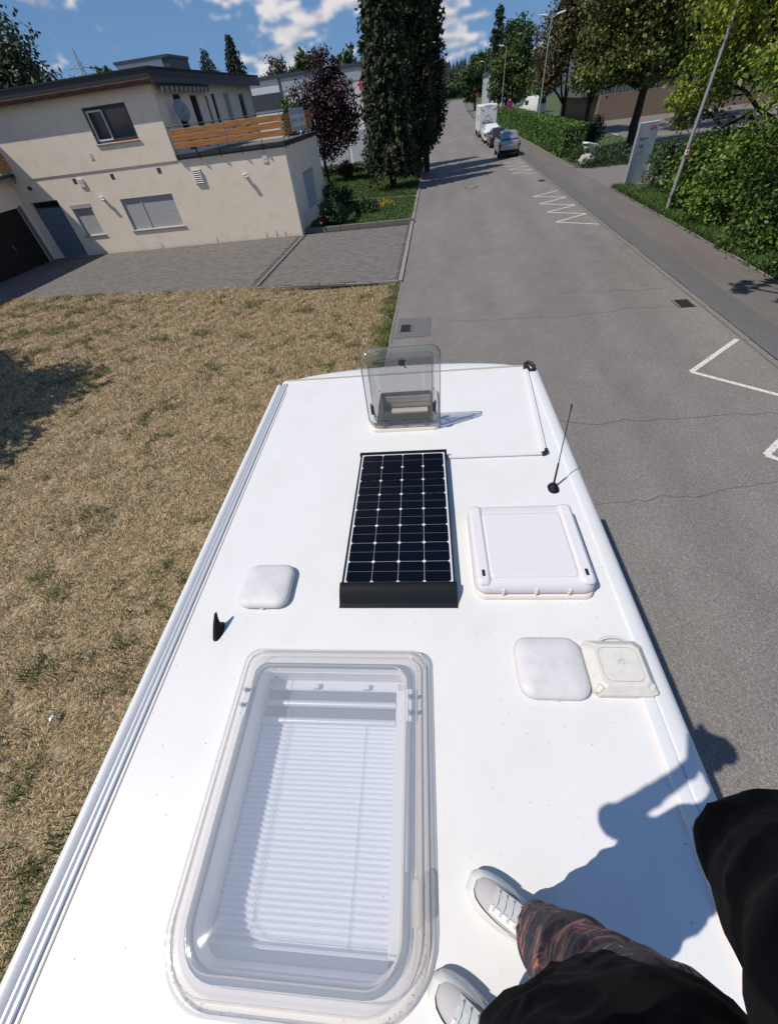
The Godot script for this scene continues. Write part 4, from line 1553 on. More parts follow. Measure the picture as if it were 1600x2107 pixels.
	# whip aerial on a rubber foot
	var w := MB.new()
	w.loft([MB.rr(.940, -1.70, .062, .085, .03, 0.0), MB.rr(.940, -1.70, .060, .083, .03, .008), MB.rr(.940, -1.706, .040, .05, .02, .024), MB.rr(.940, -1.71, .018, .02, .009, .034)], true, false, true)
	var wa := obj("whip_aerial", w, M.graphite, rv)
	var rd := MB.new()
	var p0 := V(.940, .03, -1.712); var p1 := V(.972, .475, -1.86)
	rd.tube([p0, p0.lerp(p1, .28)], [.0065, .0055], 8)
	rd.tube([p0.lerp(p1, .28), p0.lerp(p1, .93)], .0028, 6)
	rd.tube([p0.lerp(p1, .93), p1], .0045, 6)
	obj("rod", rd, M.black, wa)
	# bits of dirt lying on the roof
	var g := MB.new()
	for i in 260:
		var q := V(rf(-1.0, 1.0), .0012, rf(-3.1, .5))
		if i < 90: q = V(.70 + rng.randfn(0, .2), .0012, -.63 + rng.randfn(0, .17))
		elif i < 120: q = V(-.66 + rng.randfn(0, .17), .0012, -.92 + rng.randfn(0, .1))
		var z := rf(.0015, .004)
		var an := rf(0, TAU)
		g.quad(q, q + V(cos(an), 0, sin(an)) * z, q + V(cos(an + .7), .2, sin(an + .7)) * z * 1.3, q + V(cos(an + 1.4), 0, sin(an + 1.4)) * z * .6)
	tag(obj("debris", g, M.dirt, rv), "", "", "", "stuff")

func objt(called: String, shape, m: Material, parent: Node, t: Transform3D) -> MeshInstance3D:
	var o := obj(called, shape, m, parent)
	o.transform = t
	return o

# distance field of tapered capsules [a, b, ra, rb], meshed as surface nets
func sdf(into: MB, bones: Array, cell: float, k: float, noise: FastNoiseLite = null, amp := 0.0, floor_y := -99.0):
	var lo := V(1e9, 1e9, 1e9); var hi := -lo
	for q in bones:
		var r: float = maxf(q[2], q[3]) + cell * 3 + k * .5
		for p in [q[0], q[1]]:
			lo = lo.min(p - Vector3.ONE * r); hi = hi.max(p + Vector3.ONE * r)
	var nx := int((hi.x - lo.x) / cell) + 2; var ny := int((hi.y - lo.y) / cell) + 2; var nz := int((hi.z - lo.z) / cell) + 2
	var F := PackedFloat32Array()
	F.resize(nx * ny * nz)
	F.fill(1.0)
	for q in bones:
		var a: Vector3 = q[0]; var ba: Vector3 = q[1] - q[0]
		var bb := maxf(ba.length_squared(), 1e-9)
		var ra: float = q[2]; var rb: float = q[3]
		var r := maxf(ra, rb) + cell * 3 + k * .5
		var l := ((a.min(q[1]) - Vector3.ONE * r - lo) / cell).max(Vector3.ZERO)
		var u := ((a.max(q[1]) + Vector3.ONE * r - lo) / cell)
		for iz in range(int(l.z), mini(int(u.z) + 1, nz)):
			for iy in range(int(l.y), mini(int(u.y) + 1, ny)):
				var o := (iz * ny + iy) * nx
				for ixx in range(int(l.x), mini(int(u.x) + 1, nx)):
					var p := lo + V(ixx, iy, iz) * cell - a
					var t := clampf(p.dot(ba) / bb, 0.0, 1.0)
					var d := (p - ba * t).length() - lerpf(ra, rb, t)
					var e := F[o + ixx]
					var h := maxf(k - absf(d - e), 0.0) / k
					F[o + ixx] = minf(d, e) - h * h * k * .25
	if noise or floor_y > -90:
		for iz in nz:
			for iy in ny:
				var o := (iz * ny + iy) * nx
				for ixx in nx:
					if F[o + ixx] < cell * 3:
						var p := lo + V(ixx, iy, iz) * cell
						if noise: F[o + ixx] += noise.get_noise_3dv(p) * amp
						F[o + ixx] = maxf(F[o + ixx], floor_y - p.y)
	var id := PackedInt32Array()
	id.resize(F.size())
	id.fill(-1)
	var sy := nx; var sz := nx * ny
	var C8 := [0, 1, sy, sy + 1, sz, sz + 1, sz + sy, sz + sy + 1]
	var E12 := [[0, 1], [2, 3], [4, 5], [6, 7], [0, 2], [1, 3], [4, 6], [5, 7], [0, 4], [1, 5], [2, 6], [3, 7]]
	for iz in nz - 1:
		for iy in ny - 1:
			var o := (iz * ny + iy) * nx
			for ixx in nx - 1:
				var i := o + ixx
				if F[i] > cell * 2.5: continue
				var m := 0
				for q in 8:
					if F[i + C8[q]] < 0: m |= 1 << q
				if m == 0 or m == 255: continue
				var s := Vector3.ZERO; var cnt := 0
				for e in E12:
					var fa := F[i + C8[e[0]]]; var fb := F[i + C8[e[1]]]
					if (fa < 0) == (fb < 0): continue
					var t := fa / (fa - fb)
					var pa := V(e[0] & 1, (e[0] >> 1) & 1, e[0] >> 2); var pb := V(e[1] & 1, (e[1] >> 1) & 1, e[1] >> 2)
					s += pa.lerp(pb, t); cnt += 1
				s /= cnt
				id[i] = into.v.size()
				into.v.append(lo + (V(ixx, iy, iz) + s) * cell)
				var g := V(F[i + 1] - F[i] + F[i + 1 + sy] - F[i + sy] + F[i + 1 + sz] - F[i + sz] + F[i + 1 + sy + sz] - F[i + sy + sz], F[i + sy] - F[i] + F[i + 1 + sy] - F[i + 1] + F[i + sy + sz] - F[i + sz] + F[i + 1 + sy + sz] - F[i + 1 + sz], F[i + sz] - F[i] + F[i + 1 + sz] - F[i + 1] + F[i + sy + sz] - F[i + sy] + F[i + 1 + sy + sz] - F[i + 1 + sy])
				into.n.append(g.normalized()); into.c.append(into.col)
	for iz in range(1, nz - 1):
		for iy in range(1, ny - 1):
			var o := (iz * ny + iy) * nx
			for ixx in range(1, nx - 1):
				var i := o + ixx
				if absf(F[i]) > cell * 2.0: continue
				for ax in 3:
					var st: int = [1, sy, sz][ax]; var u: int = [sy, sz, 1][ax]; var w: int = [sz, 1, sy][ax]
					if (F[i] < 0) == (F[i + st] < 0): continue
					var a := id[i]; var b := id[i - u]; var c := id[i - u - w]; var d := id[i - w]
					if a < 0 or b < 0 or c < 0 or d < 0: continue
					if F[i] < 0:
						for q in [a, c, b, a, d, c]: into.ix.append(q)
					else:
						for q in [a, b, c, a, c, d]: into.ix.append(q)

func person():
	var p := thing("person", Vector3.ZERO, 0, "photographer in black top, swirl patterned trousers and pale trainers standing on the motorhome roof", "person")
	p.transform = RVT
	# the phone is held up in front of the eyes
	var cam := Transform3D(Basis(V(.9918001, -.0943870, -.0861602), V(.0004972, .6770322, -.7359532), V(.1277976, .7298756, .6715276)).orthonormalized(), V(0, 4.55, 0))
	var pt := cam * Transform3D(Basis(), V(.022, -.056, .013))
	var ph := thing("smartphone", Vector3.ZERO, 0, "dark smartphone held up in both hands of the photographer", "smartphone")
	ph.transform = pt
	var pb := MB.new(); pb.cbox(Vector3.ZERO, V(.074, .158, .008), .003)
	obj("case", pb, M.graphite, ph)
	var sc := MB.new(); sc.cbox(V(0, 0, .0043), V(.069, .15, .001), .0003)
	obj("screen", sc, M.winglass, ph)
	var L := RVT.affine_inverse() * pt   # phone axes in the person's own frame
	var A := func(x, y, z): return L * V(x, y, z)
	# joints
	var hipR := V(.485, .90, .165); var hipL := V(.365, .90, .235)
	var kneeR := V(.478, .49, .150); var kneeL := V(.36, .49, .295)
	var ankR := V(.462, .10, .125); var ankL := V(.338, .10, .338)
	var belly := V(.395, 1.02, .185); var chest := V(.375, 1.27, .195); var neck := V(.355, 1.47, .20)
	var head := V(.335, 1.655, .165)
	var shR := V(.53, 1.375, .15); var shL := V(.225, 1.385, .26)
	var elR := V(.560, 1.145, -.004); var elL := V(.0, 1.37, .20)
	var wrR: Vector3 = A.call(.085, -.10, .04); var wrL: Vector3 = A.call(-.085, -.082, .022)
	var wide := (shR - shL).normalized(); var fwd := V(-.32, 0, -.947)
	# skin body: one continuous surface, hands and head on finer grids
	var b := MB.new()
	sdf(b, [
		[hipR, kneeR, .085, .055], [kneeR, ankR, .055, .030], 
		[hipL, kneeL, .085, .055], [kneeL, ankL, .055, .030], 
		[hipR, hipL, .08, .08], [hipR.lerp(hipL, .5), belly, .085, .08], [belly, chest, .08, .08], [chest, neck, .075, .05], [shL, shR, .06, .06],
		[neck, head, .055, .055],
		[shR, elR, .05, .042], [elR, wrR, .042, .028], [shL, elL, .044, .034], [elL, wrL, .034, .025]], .014, .05)
	var hd := fwd
	var sd := hd.cross(Vector3.UP).normalized()
	sdf(b, [
		[head + V(0, .03, 0) - hd * .02, head + V(0, .035, 0) + hd * .02, .082, .078],
		[head + hd * .035 - V(0, .01, 0), head + hd * .055 - V(0, .085, 0), .055, .028],
		[head - V(0, .1, 0) - hd * .02, head - V(0, .02, 0) - hd * .01, .052, .055],
		[head + hd * .092 + V(0, .01, 0), head + hd * .112 - V(0, .026, 0), .009, .013],
		[head + hd * .078 - V(0, .062, 0) + sd * .018, head + hd * .078 - V(0, .062, 0) - sd * .018, .010, .010],
		[head + hd * .083 + V(0, .032, 0) + sd * .035, head + hd * .083 + V(0, .032, 0) - sd * .035, .014, .014],
		[head + sd * .083 + V(0, .015, 0), head + sd * .085 - V(0, .02, 0), .013, .008], [head - sd * .083 + V(0, .015, 0), head - sd * .085 - V(0, .02, 0), .013, .008]], .005, .02)
	for s in [-1.0, 1.0]:
		var wr: Vector3 = wrR if s > 0 else wrL
		var K := [[wr, A.call(s * .058, -.055, .022), .028, .022], [A.call(s * .055, -.06, .018), A.call(s * .052, .01, .010), .020, .014], [A.call(s * .062, -.05, .012), A.call(s * .058, .0, .006), .016, .012]]
		for i in 4:
			var y := .012 - i * .021
			var ln: float = [.9, 1.0, .95, .78][i]
			K.append([A.call(s * .056, y, .006), A.call(s * .048, y + .003, -.016), .0095, .009])
			K.append([A.call(s * .048, y + .003, -.016), A.call(s * (.048 - .030 * ln), y + .005, -.0155), .009, .0085])
			K.append([A.call(s * (.048 - .030 * ln), y + .005, -.0155), A.call(s * (.048 - .052 * ln), y + .006, -.0135), .0085, .0075])
		K.append([A.call(s * .055, -.055, .022), A.call(s * .036, -.030, .022), .013, .0105])
		K.append([A.call(s * .036, -.030, .022), A.call(s * .014, -.012, .0165), .0105, .0085])
		sdf(b, K, .0035, .006)
	obj("body", b, M.skin, p)
	for s in [-1, 1]:
		var e := MB.new(); e.blob(head + hd * .083 + sd * s * .032 + V(0, .012, 0), V(.012, .009, .012), 8)
		obj("eye", e, M.white_frame, p)
		var pu := MB.new(); pu.blob(head + hd * .0935 + sd * s * .032 + V(0, .012, 0), V(.005, .005, .003), 6)
		obj("pupil", pu, M.black, p)
	var mo := MB.new(); mo.blob(head + hd * .092 - V(0, .060, 0), V(.020, .005, .010), 6)
	obj("mouth", mo, mt(.34, .12, .10, .5), p)
	var hn := FastNoiseLite.new(); hn.seed = 3; hn.frequency = 30
	var hr := MB.new()
	sdf(hr, [[head + V(0, .05, 0) - hd * .03, head + V(0, .055, 0) + hd * .005, .092, .085], [head + V(0, 0, 0) - hd * .05, head - V(0, .08, 0) - hd * .055, .075, .055]], .008, .03, hn, .006)
	obj("hair", hr, M.hair, p)
	# loose black top with wide sleeves
	var cn := FastNoiseLite.new(); cn.seed = 8; cn.frequency = 8.0; cn.fractal_octaves = 3
	var sh := MB.new()
	var hem := V(.402, .80, .200)
	sdf(sh, [
		[hem - wide * .06, belly - wide * .055, .110, .10], [hem + wide * .05, belly + wide * .05, .108, .096], [hem, belly, .114, .10],
		[belly - wide * .05, chest - wide * .06, .095, .09], [belly + wide * .05, chest + wide * .06, .095, .09], [chest, neck - V(0, .03, 0), .09, .062], [shL, shR, .06, .06],
		[shR, elR, .083, .081], [elR, elR.lerp(wrR, .4), .081, .078], [elR.lerp(wrR, .4), elR.lerp(wrR, .88), .078, .05], [shL, elL, .054, .038], [elL, elL.lerp(wrL, .5), .036, .031]], .012, .028, cn, .016, .735)
	obj("black_top", sh, M.shirt, p)
	# trousers
	var tn := FastNoiseLite.new(); tn.seed = 18; tn.frequency = 9.0; tn.fractal_octaves = 2
	var tr := MB.new()
	sdf(tr, [[hipR, kneeR, .095, .088], [kneeR, ankR + V(.020, -.02, .010), .088, .072], [hipL, kneeL, .095, .088], [kneeL, ankL + V(.020, -.02, .010), .088, .072], [hipR, hipL, .088, .088]], .010, .03, tn, .013, .05)
	obj("trousers", tr, M.trousers, p)
	for q in [[V(.298, 0, .030), V(.462, 0, .125)], [V(.175, 0, .244), V(.338, 0, .338)]]: shoe(p, q[0], q[1])

func shoe(p: Node3D, toe: Vector3, ank: Vector3):
	var d := (toe - ank).normalized()
	var T := Transform3D(Basis(Vector3.UP, atan2(-d.x, -d.z)), toe)
	# own frame: toe tip at 0, heel at z = .285
	var W := [[0.0, .014, .022], [.012, .034, .036], [.035, .044, .046], [.07, .050, .056], [.105, .050, .066], [.14, .046, .080], [.175, .042, .096], [.21, .041, .104], [.245, .040, .106], [.27, .034, .104], [.285, .016, .096]]
	var u := MB.new()
	var R := []
	for q in W:
		var row := PackedVector3Array()
		for j in 15:
			var a := PI * j / 14.0
			row.append(V(cos(a) * q[1] * (1.0 if absf(cos(a)) > .5 else 1.0), .022 + pow(sin(a), .75) * (q[2] - .010), q[0] + .002))
		R.append(row)
	u.loft(R, false, false, false, V(0, .0, .14))
	var up := objt("shoe", u, M.shoe, p, T)
	var s := MB.new()
	var outl := func(g, y):
		var row := PackedVector3Array()
		for i in W.size(): row.append(V(W[i][1] + g, y, W[i][0] - (g if i == 0 else 0.0)))
		for i in W.size():
			var k := W.size() - 1 - i
			row.append(V(-W[k][1] - g, y, W[k][0] - (g if k == 0 else 0.0)))
		return row
	s.loft([outl.call(.002, .002), outl.call(.006, .008), outl.call(.006, .022), outl.call(.003, .027), outl.call(-.006, .029)], true, true, true)
	obj("sole", s, M.sole, up)
	# pale toe guard
	var g := MB.new()
	var ra := PackedVector3Array(); var rb2 := PackedVector3Array(); var rc := PackedVector3Array()
	for i in 21:
		var t := absf(i - 10) / 10.0; var sg := -1.0 if i < 10 else 1.0
		var z := .125 * t * t
		var wd := 0.0
		for k in W.size() - 1:
			if z >= W[k][0] and z <= W[k + 1][0]: wd = lerpf(W[k][1], W[k + 1][1], (z - W[k][0]) / (W[k + 1][0] - W[k][0]))
		ra.append(V(sg * wd * 1.08, .024, z - .006)); rb2.append(V(sg * wd * 1.06, .042 + .006 * t, z - .003)); rc.append(V(sg * wd * .84, .052 + .014 * t, z + .012 + .004 * t))
	g.loft([ra, rb2, rc], false, false, false, V(0, .02, .08))
	obj("toe_guard", g, M.shoewhite, up)
	# lace panel, tongue and laces
	var lp := MB.new()
	for sg in [-1.0, 1.0]:
		var A := PackedVector3Array(); var B := PackedVector3Array()
		for i in 7:
			var z := .068 + i * .02
			var h := lerpf(.073, .116, i / 6.0)
			A.append(V(sg * .013, h + .003, z)); B.append(V(sg * .033, h - .013, z))
		lp.loft([A, B], false, false, false, V(0, 0, .14))
	obj("eyelet_panel", lp, M.shoewhite, up)
	var tg := MB.new()
	tg.quad(V(-.014, .0725, .068), V(-.014, .117, .19), V(.014, .117, .19), V(.014, .0725, .068))
	obj("tongue", tg, M.hallgrey, up)
	for i in 5:
		var z := .076 + i * .02; var h := lerpf(.079, .116, i / 5.0)
		var l := MB.new(); l.tube([V(-.024, h - .002, z), V(0, h + .005, z + .004), V(.024, h - .002, z + .002)], .0032, 6)
		obj("lace", l, M.lace, up)

func right_side():
	# street lamps
	var spots := [[9.84, -21.95, "rising past the maple, with a small sticker box on it"], [9.9, -56.0, "behind the clipped hedge, with two lamp heads"], [9.9, -89.5, "beyond the parked camper, with one lamp head"], [10.6, -136.0, "farthest down the road"]]
	for i in 4:
		var q: Array = spots[i]
		var l := thing("street_lamp", V(q[0], 0, q[1]), 0, "tall grey street lamp %s" % q[2], "street lamp", "street lamps along the pavement")
		var b := MB.new()
		b.tube([V(0, -.1, 0), V(0, 3, 0), V(0, 8.1, 0)], [.075, .062, .04], 12)
		obj("pole", b, M.galv, l)
		for s in ([-1, 1] if i < 2 else [-1]):
			var a := MB.new()
			a.tube([V(0, 7.95, 0), V(s * .45, 8.15, 0)], .028, 8)
			obj("arm", a, M.galv, l)
			var h := MB.new()
			h.cbox(V(s * .75, 8.2, 0), V(.72, .12, .26), .04, Basis(V(0, 0, 1), s * .14))
			obj("lamp_head", h, M.hallwhite, l)
		if i == 0:
			var k := MB.new()
			k.cbox(V(-.02, 1.98, .085), V(.13, .2, .06), .01)
			var bx := obj("sticker_box", k, M.framewhite, l)
			var st := MB.new(); st.cbox(V(-.02, 2.09, .09), V(.135, .03, .062), .005)
			obj("red_band", st, M.red, bx)
			var gl := MB.new(); gl.cone(V(-.02, 1.98, .115), V(-.02, 1.98, .118), .03, .03, 12)
			obj("emblem", gl, M.halldark, bx)
	# company totem at the entrance
	var t := thing("company_sign", V(10.1, 0, -28.5), 0, "tall white company sign with red lettering leaning over the entrance shrubs", "sign")
	t.rotation.y = .42
	var b := MB.new()
	b.cbox(V(.60, 1.25, 0), V(1.2, 2.5, .12), .01)
	obj("panel", b, M.hallwhite, t)
	b = MB.new(); b.bb(-.03, .0, 0, 2.5, -.075, .075)
	obj("side_strip", b, M.galv, t)
	text("lettering", "Lev", .2, M.red, t, V(.86, 2.28, .066), Basis(), .008)
	text("lettering", "Besucher", .09, M.gasket, t, V(.44, 1.90, .066), Basis(), .006)
	text("lettering", "cst", .14, M.halldark, t, V(.36, 1.62, .066), Basis(), .006)
	for q in [[1.80, .34], [1.36, .46], [1.26, .34], [1.04, .44]]:
		var n := 7
		for i in n:
			var w: float = q[1] / n
			if (i * 7 + int(q[0] * 100)) % 5 == 0: continue
			b = MB.new(); b.bb(.22 + i * w, .22 + i * w + w * .7, q[0], q[0] + .055 + .02 * (i % 3 == 0 as int), .061, .065)
			obj("text_mark", b, M.hallgrey, t)
	# pale boulder
	var nz := FastNoiseLite.new(); nz.seed = 6; nz.frequency = .35
	var rk := MB.new()
	rk.blob(V(0, .26, 0), V(.46, .36, .34), 14, nz, .5)
	var r := obj("boulder", rk, mt(.52, .50, .47, .9, 0, ntex(66, .03, [[0.0, Color(.6, .55, .5)], [1.0, Color.WHITE]], 256), 1.2), null, V(10.1, .05, -36.95))
	tag(r, "pale boulder at the corner of the low shrubs beside the entrance drive", "boulder")
	rk = MB.new()
	rk.blob(V(0, .14, 0), V(.3, .24, .22), 12, nz, .5)
	r = obj("boulder", rk, M.concrete, null, V(-1.75, .0, -46.6))
	tag(r, "small white stone under the conifers at the left kerb", "boulder")
	# white grit bin
	var g := thing("grit_bin", V(11.55, .05, -41.9), .35, "white plastic grit bin with sloping lid beside the clipped hedge", "grit bin")
	b = MB.new()
	b.loft([MB.rr(0, 0, .6, .5, .05, 0.0), MB.rr(0, 0, .78, .62, .06, .62)], true, true, true)
	obj("tub", b, M.hallwhite, g)
	b = MB.new()
	b.cbox(V(0, .66, 0), V(1.0, .14, .78), .04, Basis(V(0, 0, 1), -.22))
	obj("lid", b, M.hallwhite, g)
	for i in 4:
		var k := thing("bicycle_stand", V(13.6 + i * .75, .05, -44.8 + i * .3), .5, "galvanised hoop bicycle stand, %s from the grit bin" % ["first", "second", "third", "fourth"][i], "bicycle stand", "bicycle stands behind the hedge")
		b = MB.new()
		b.tube([V(-.3, 0, 0), V(-.3, .62, 0), V(-.24, .7, 0), V(.24, .7, 0), V(.3, .62, 0), V(.3, 0, 0)], .022, 8)
		obj("hoop", b, M.galv, k)
		for s in [-1, 1]:
			b = MB.new(); b.cbox(V(s * .3, .005, 0), V(.1, .01, .1), .002)
			obj("foot_plate", b, M.galv, k)
	# no-stopping signs
	for q in [[8.95, -72.0, 2.55, "in front of the hedge beside the camper"], [9.9, -148.0, 3.0, "far down the road before the trees"]]:
		var s := thing("no_stopping_sign", V(q[0], 0, q[1]), 0, "round blue and red no stopping sign %s" % q[3], "traffic sign", "no stopping signs")
		b = MB.new(); b.cone(V(0, 0, -.04), V(0, q[2] + .2, -.04), .03, .03, 8)
		obj("post", b, M.galv, s)
		b = MB.new(); b.cone(V(0, q[2], -.01), V(0, q[2], .004), .36, .36, 28)
		var f := obj("plate", b, M.red, s)
		b = MB.new(); b.cone(V(0, q[2], 0), V(0, q[2], .009), .29, .29, 28)
		obj("blue_field", b, M.blue, f)
		for k in [-1, 1]:
			b = MB.new(); b.box(V(0, q[2], .012 + k * .0008), V(.075, .60, .003), Basis(V(0, 0, 1), k * PI * .25))
			obj("red_bar", b, M.red, f)
	var y := thing("direction_sign", V(12.5, 0, -215), 0, "small yellow direction sign at the far bend", "traffic sign")
	b = MB.new(); b.cbox(V(0, 1.6, 0), V(2.6, .75, .06), .01)
	obj("plate", b, M.yellow, y)
	for s in [-1, 1]:
		b = MB.new(); b.cone(V(s * .9, 0, -.05), V(s * .9, 1.9, -.05), .04, .04, 8)
		obj("post", b, M.galv, y)
	# company building behind the car park: brown plinth, ribbed green-grey upper storey
	var c := thing("company_building", V(0, 0, 0), 0, "low company building with brown plinth and ribbed green upper wall behind the trees", "building")
	b = MB.new(); b.bb(19.6, 60, 0, 2.35, -71, -92)
	obj("plinth", b, mt(.19, .145, .11, .9), c)
	b = MB.new(); b.bb(17.4, 60, 2.35, 7.6, -71.6, -92)
	obj("upper_wall", b, mt(.10, .14, .13, .6), c)
	var rib := MB.new(); rib.bb(-.06, .06, 2.4, 7.5, 0, .08)
	var rm := rib.mesh()
	for i in 60: obj("rib", rm, M.gasket, c, V(17.6 + i * .42, 0, -71.6))
	b = MB.new(); b.bb(17.2, 60.2, 7.6, 7.9, -71.4, -92.2)
	obj("roof_edge", b, M.halldark, c)
	# steel-clad shed down the road
	var d := thing("metal_shed", V(0, 0, 0), 0, "grey corrugated metal building between the trees far down the road", "shed")
	b = MB.new(); b.bb(10.3, 17, 0, 5.8, -121, -136)
	obj("wall", b, M.hallgrey, d)
	b = MB.new(); b.bb(10.1, 17.2, 5.8, 6.3, -120.8, -136.2)
	obj("roof_edge", b, M.halldark, d)
	for i in 6:
		b = MB.new(); b.bb(10.4 + i * .9, 10.62 + i * .9, .2, 5.7, -120.75, -121)
		obj("pillar", b, M.hallwhite, d)

func car(called: String, at: Vector3, rows: Array, gl: Array, m: Material, lamp: Material, label: String, wheel_z: Array, wr: float, plate_y: float) -> Node3D:
	# rows: [height, half width, rear, front]; gl: [y0, hw0, rear0, front0, y1, hw1, rear1, front1]
	var c := thing(called, at, 0, label, "car", "cars parked along the right kerb")
	var b := MB.new()
	var R := []
	for q in rows: R.append(MB.rr(0, (q[2] + q[3]) * .5, q[1] * 2, absf(q[3] - q[2]), .22 if q[0] < .95 else .16, q[0], 4))
	b.loft(R, true, true, true, V(0, .7, (rows[1][2] + rows[1][3]) * .5))
	var body := obj("body", b, m, c)
	var P := func(s, y, z, inset): # point on the glass house side at height y
		var t: float = (y - gl[0]) / (gl[4] - gl[0])
		return V(s * (lerpf(gl[1], gl[5], t) + .006 - inset), y, z)
	var zr := func(y): return lerpf(gl[2], gl[6], (y - gl[0]) / (gl[4] - gl[0]))
	var zf := func(y): return lerpf(gl[3], gl[7], (y - gl[0]) / (gl[4] - gl[0]))
	var ya: float = gl[0] + .05; var yb: float = gl[4] - .06
	b = MB.new()
	b.quad(P.call(-1, ya, zr.call(ya) + .012, .14), P.call(1, ya, zr.call(ya) + .012, .14), P.call(1, yb, zr.call(yb) + .012, .12), P.call(-1, yb, zr.call(yb) + .012, .12))
	obj("rear_window", b, M.winglass, c)
	b = MB.new()
	b.quad(P.call(1, ya, zf.call(ya) - .012, .12), P.call(-1, ya, zf.call(ya) - .012, .12), P.call(-1, yb, zf.call(yb) - .012, .1), P.call(1, yb, zf.call(yb) - .012, .1))
	obj("windscreen", b, M.winglass, c)
	for s in [-1, 1]:
		var z0: float = zr.call(ya) - .32; var z1: float = zf.call(ya) + .22
		var y0: float = zr.call(yb) - .22; var y1: float = zf.call(yb) + .12
		for k in 2:
			b = MB.new()
			var za := lerpf(z0, z1, k * .52); var zb := lerpf(z0, z1, .48 + k * .52)
			var wa := lerpf(y0, y1, k * .52); var wb := lerpf(y0, y1, .48 + k * .52)
			var A: Vector3 = P.call(s, ya, za, 0.0); var B: Vector3 = P.call(s, ya, zb, 0.0); var C: Vector3 = P.call(s, yb, wb, 0.0); var D: Vector3 = P.call(s, yb, wa, 0.0)
			if s > 0: b.quad(A, B, C, D)
			else: b.quad(B, A, D, C)
			obj("side_window", b, M.winglass, c)
		b = MB.new()
		b.cbox(V(s * (rows[2][1] - .10), rows[2][0] + .06, rows[2][2] - .02), V(.26, .17, .12), .03)
		obj("tail_lamp", b, lamp, c)
		b = MB.new()
		b.cbox(V(s * (rows[2][1] - .16), rows[2][0] + .02, rows[2][3] + .06), V(.3, .15, .12), .03)
		obj("headlight", b, M.steel, c)
		b = MB.new()
		b.cbox(V(s * (gl[1] + .12), gl[0] + .06, zf.call(ya) + .45), V(.2, .13, .1), .03)
		obj("wing_mirror", b, m, c)
	b = MB.new()
	b.cbox(V(0, rows[0][0] + .13, rows[1][2] - .01), V(rows[1][1] * 1.9, .2, .1), .03)
	obj("bumper", b, M.graphite if called == "parked_car" else m, c)
	b = MB.new()
	b.cbox(V(0, plate_y, rows[2][2] + .015), V(.52, .115, .02), .004)
	obj("number_plate", b, M.hallwhite, c)
	for z in wheel_z:
		for s in [-1, 1]:
			b = MB.new()
			var x: float = s * (rows[1][1] - .10)
			b.tube([V(x - .1, wr, z), V(x - .08, wr, z), V(x + .08, wr, z), V(x + .1, wr, z)], [wr * .86, wr, wr, wr * .86], 20)
			var w := obj("wheel", b, M.rubber, c)
			b = MB.new(); b.cone(V(x - .105, wr, z), V(x + .105, wr, z), wr * .6, wr * .6, 14)
			obj("rim", b, M.steel, w)
	return c

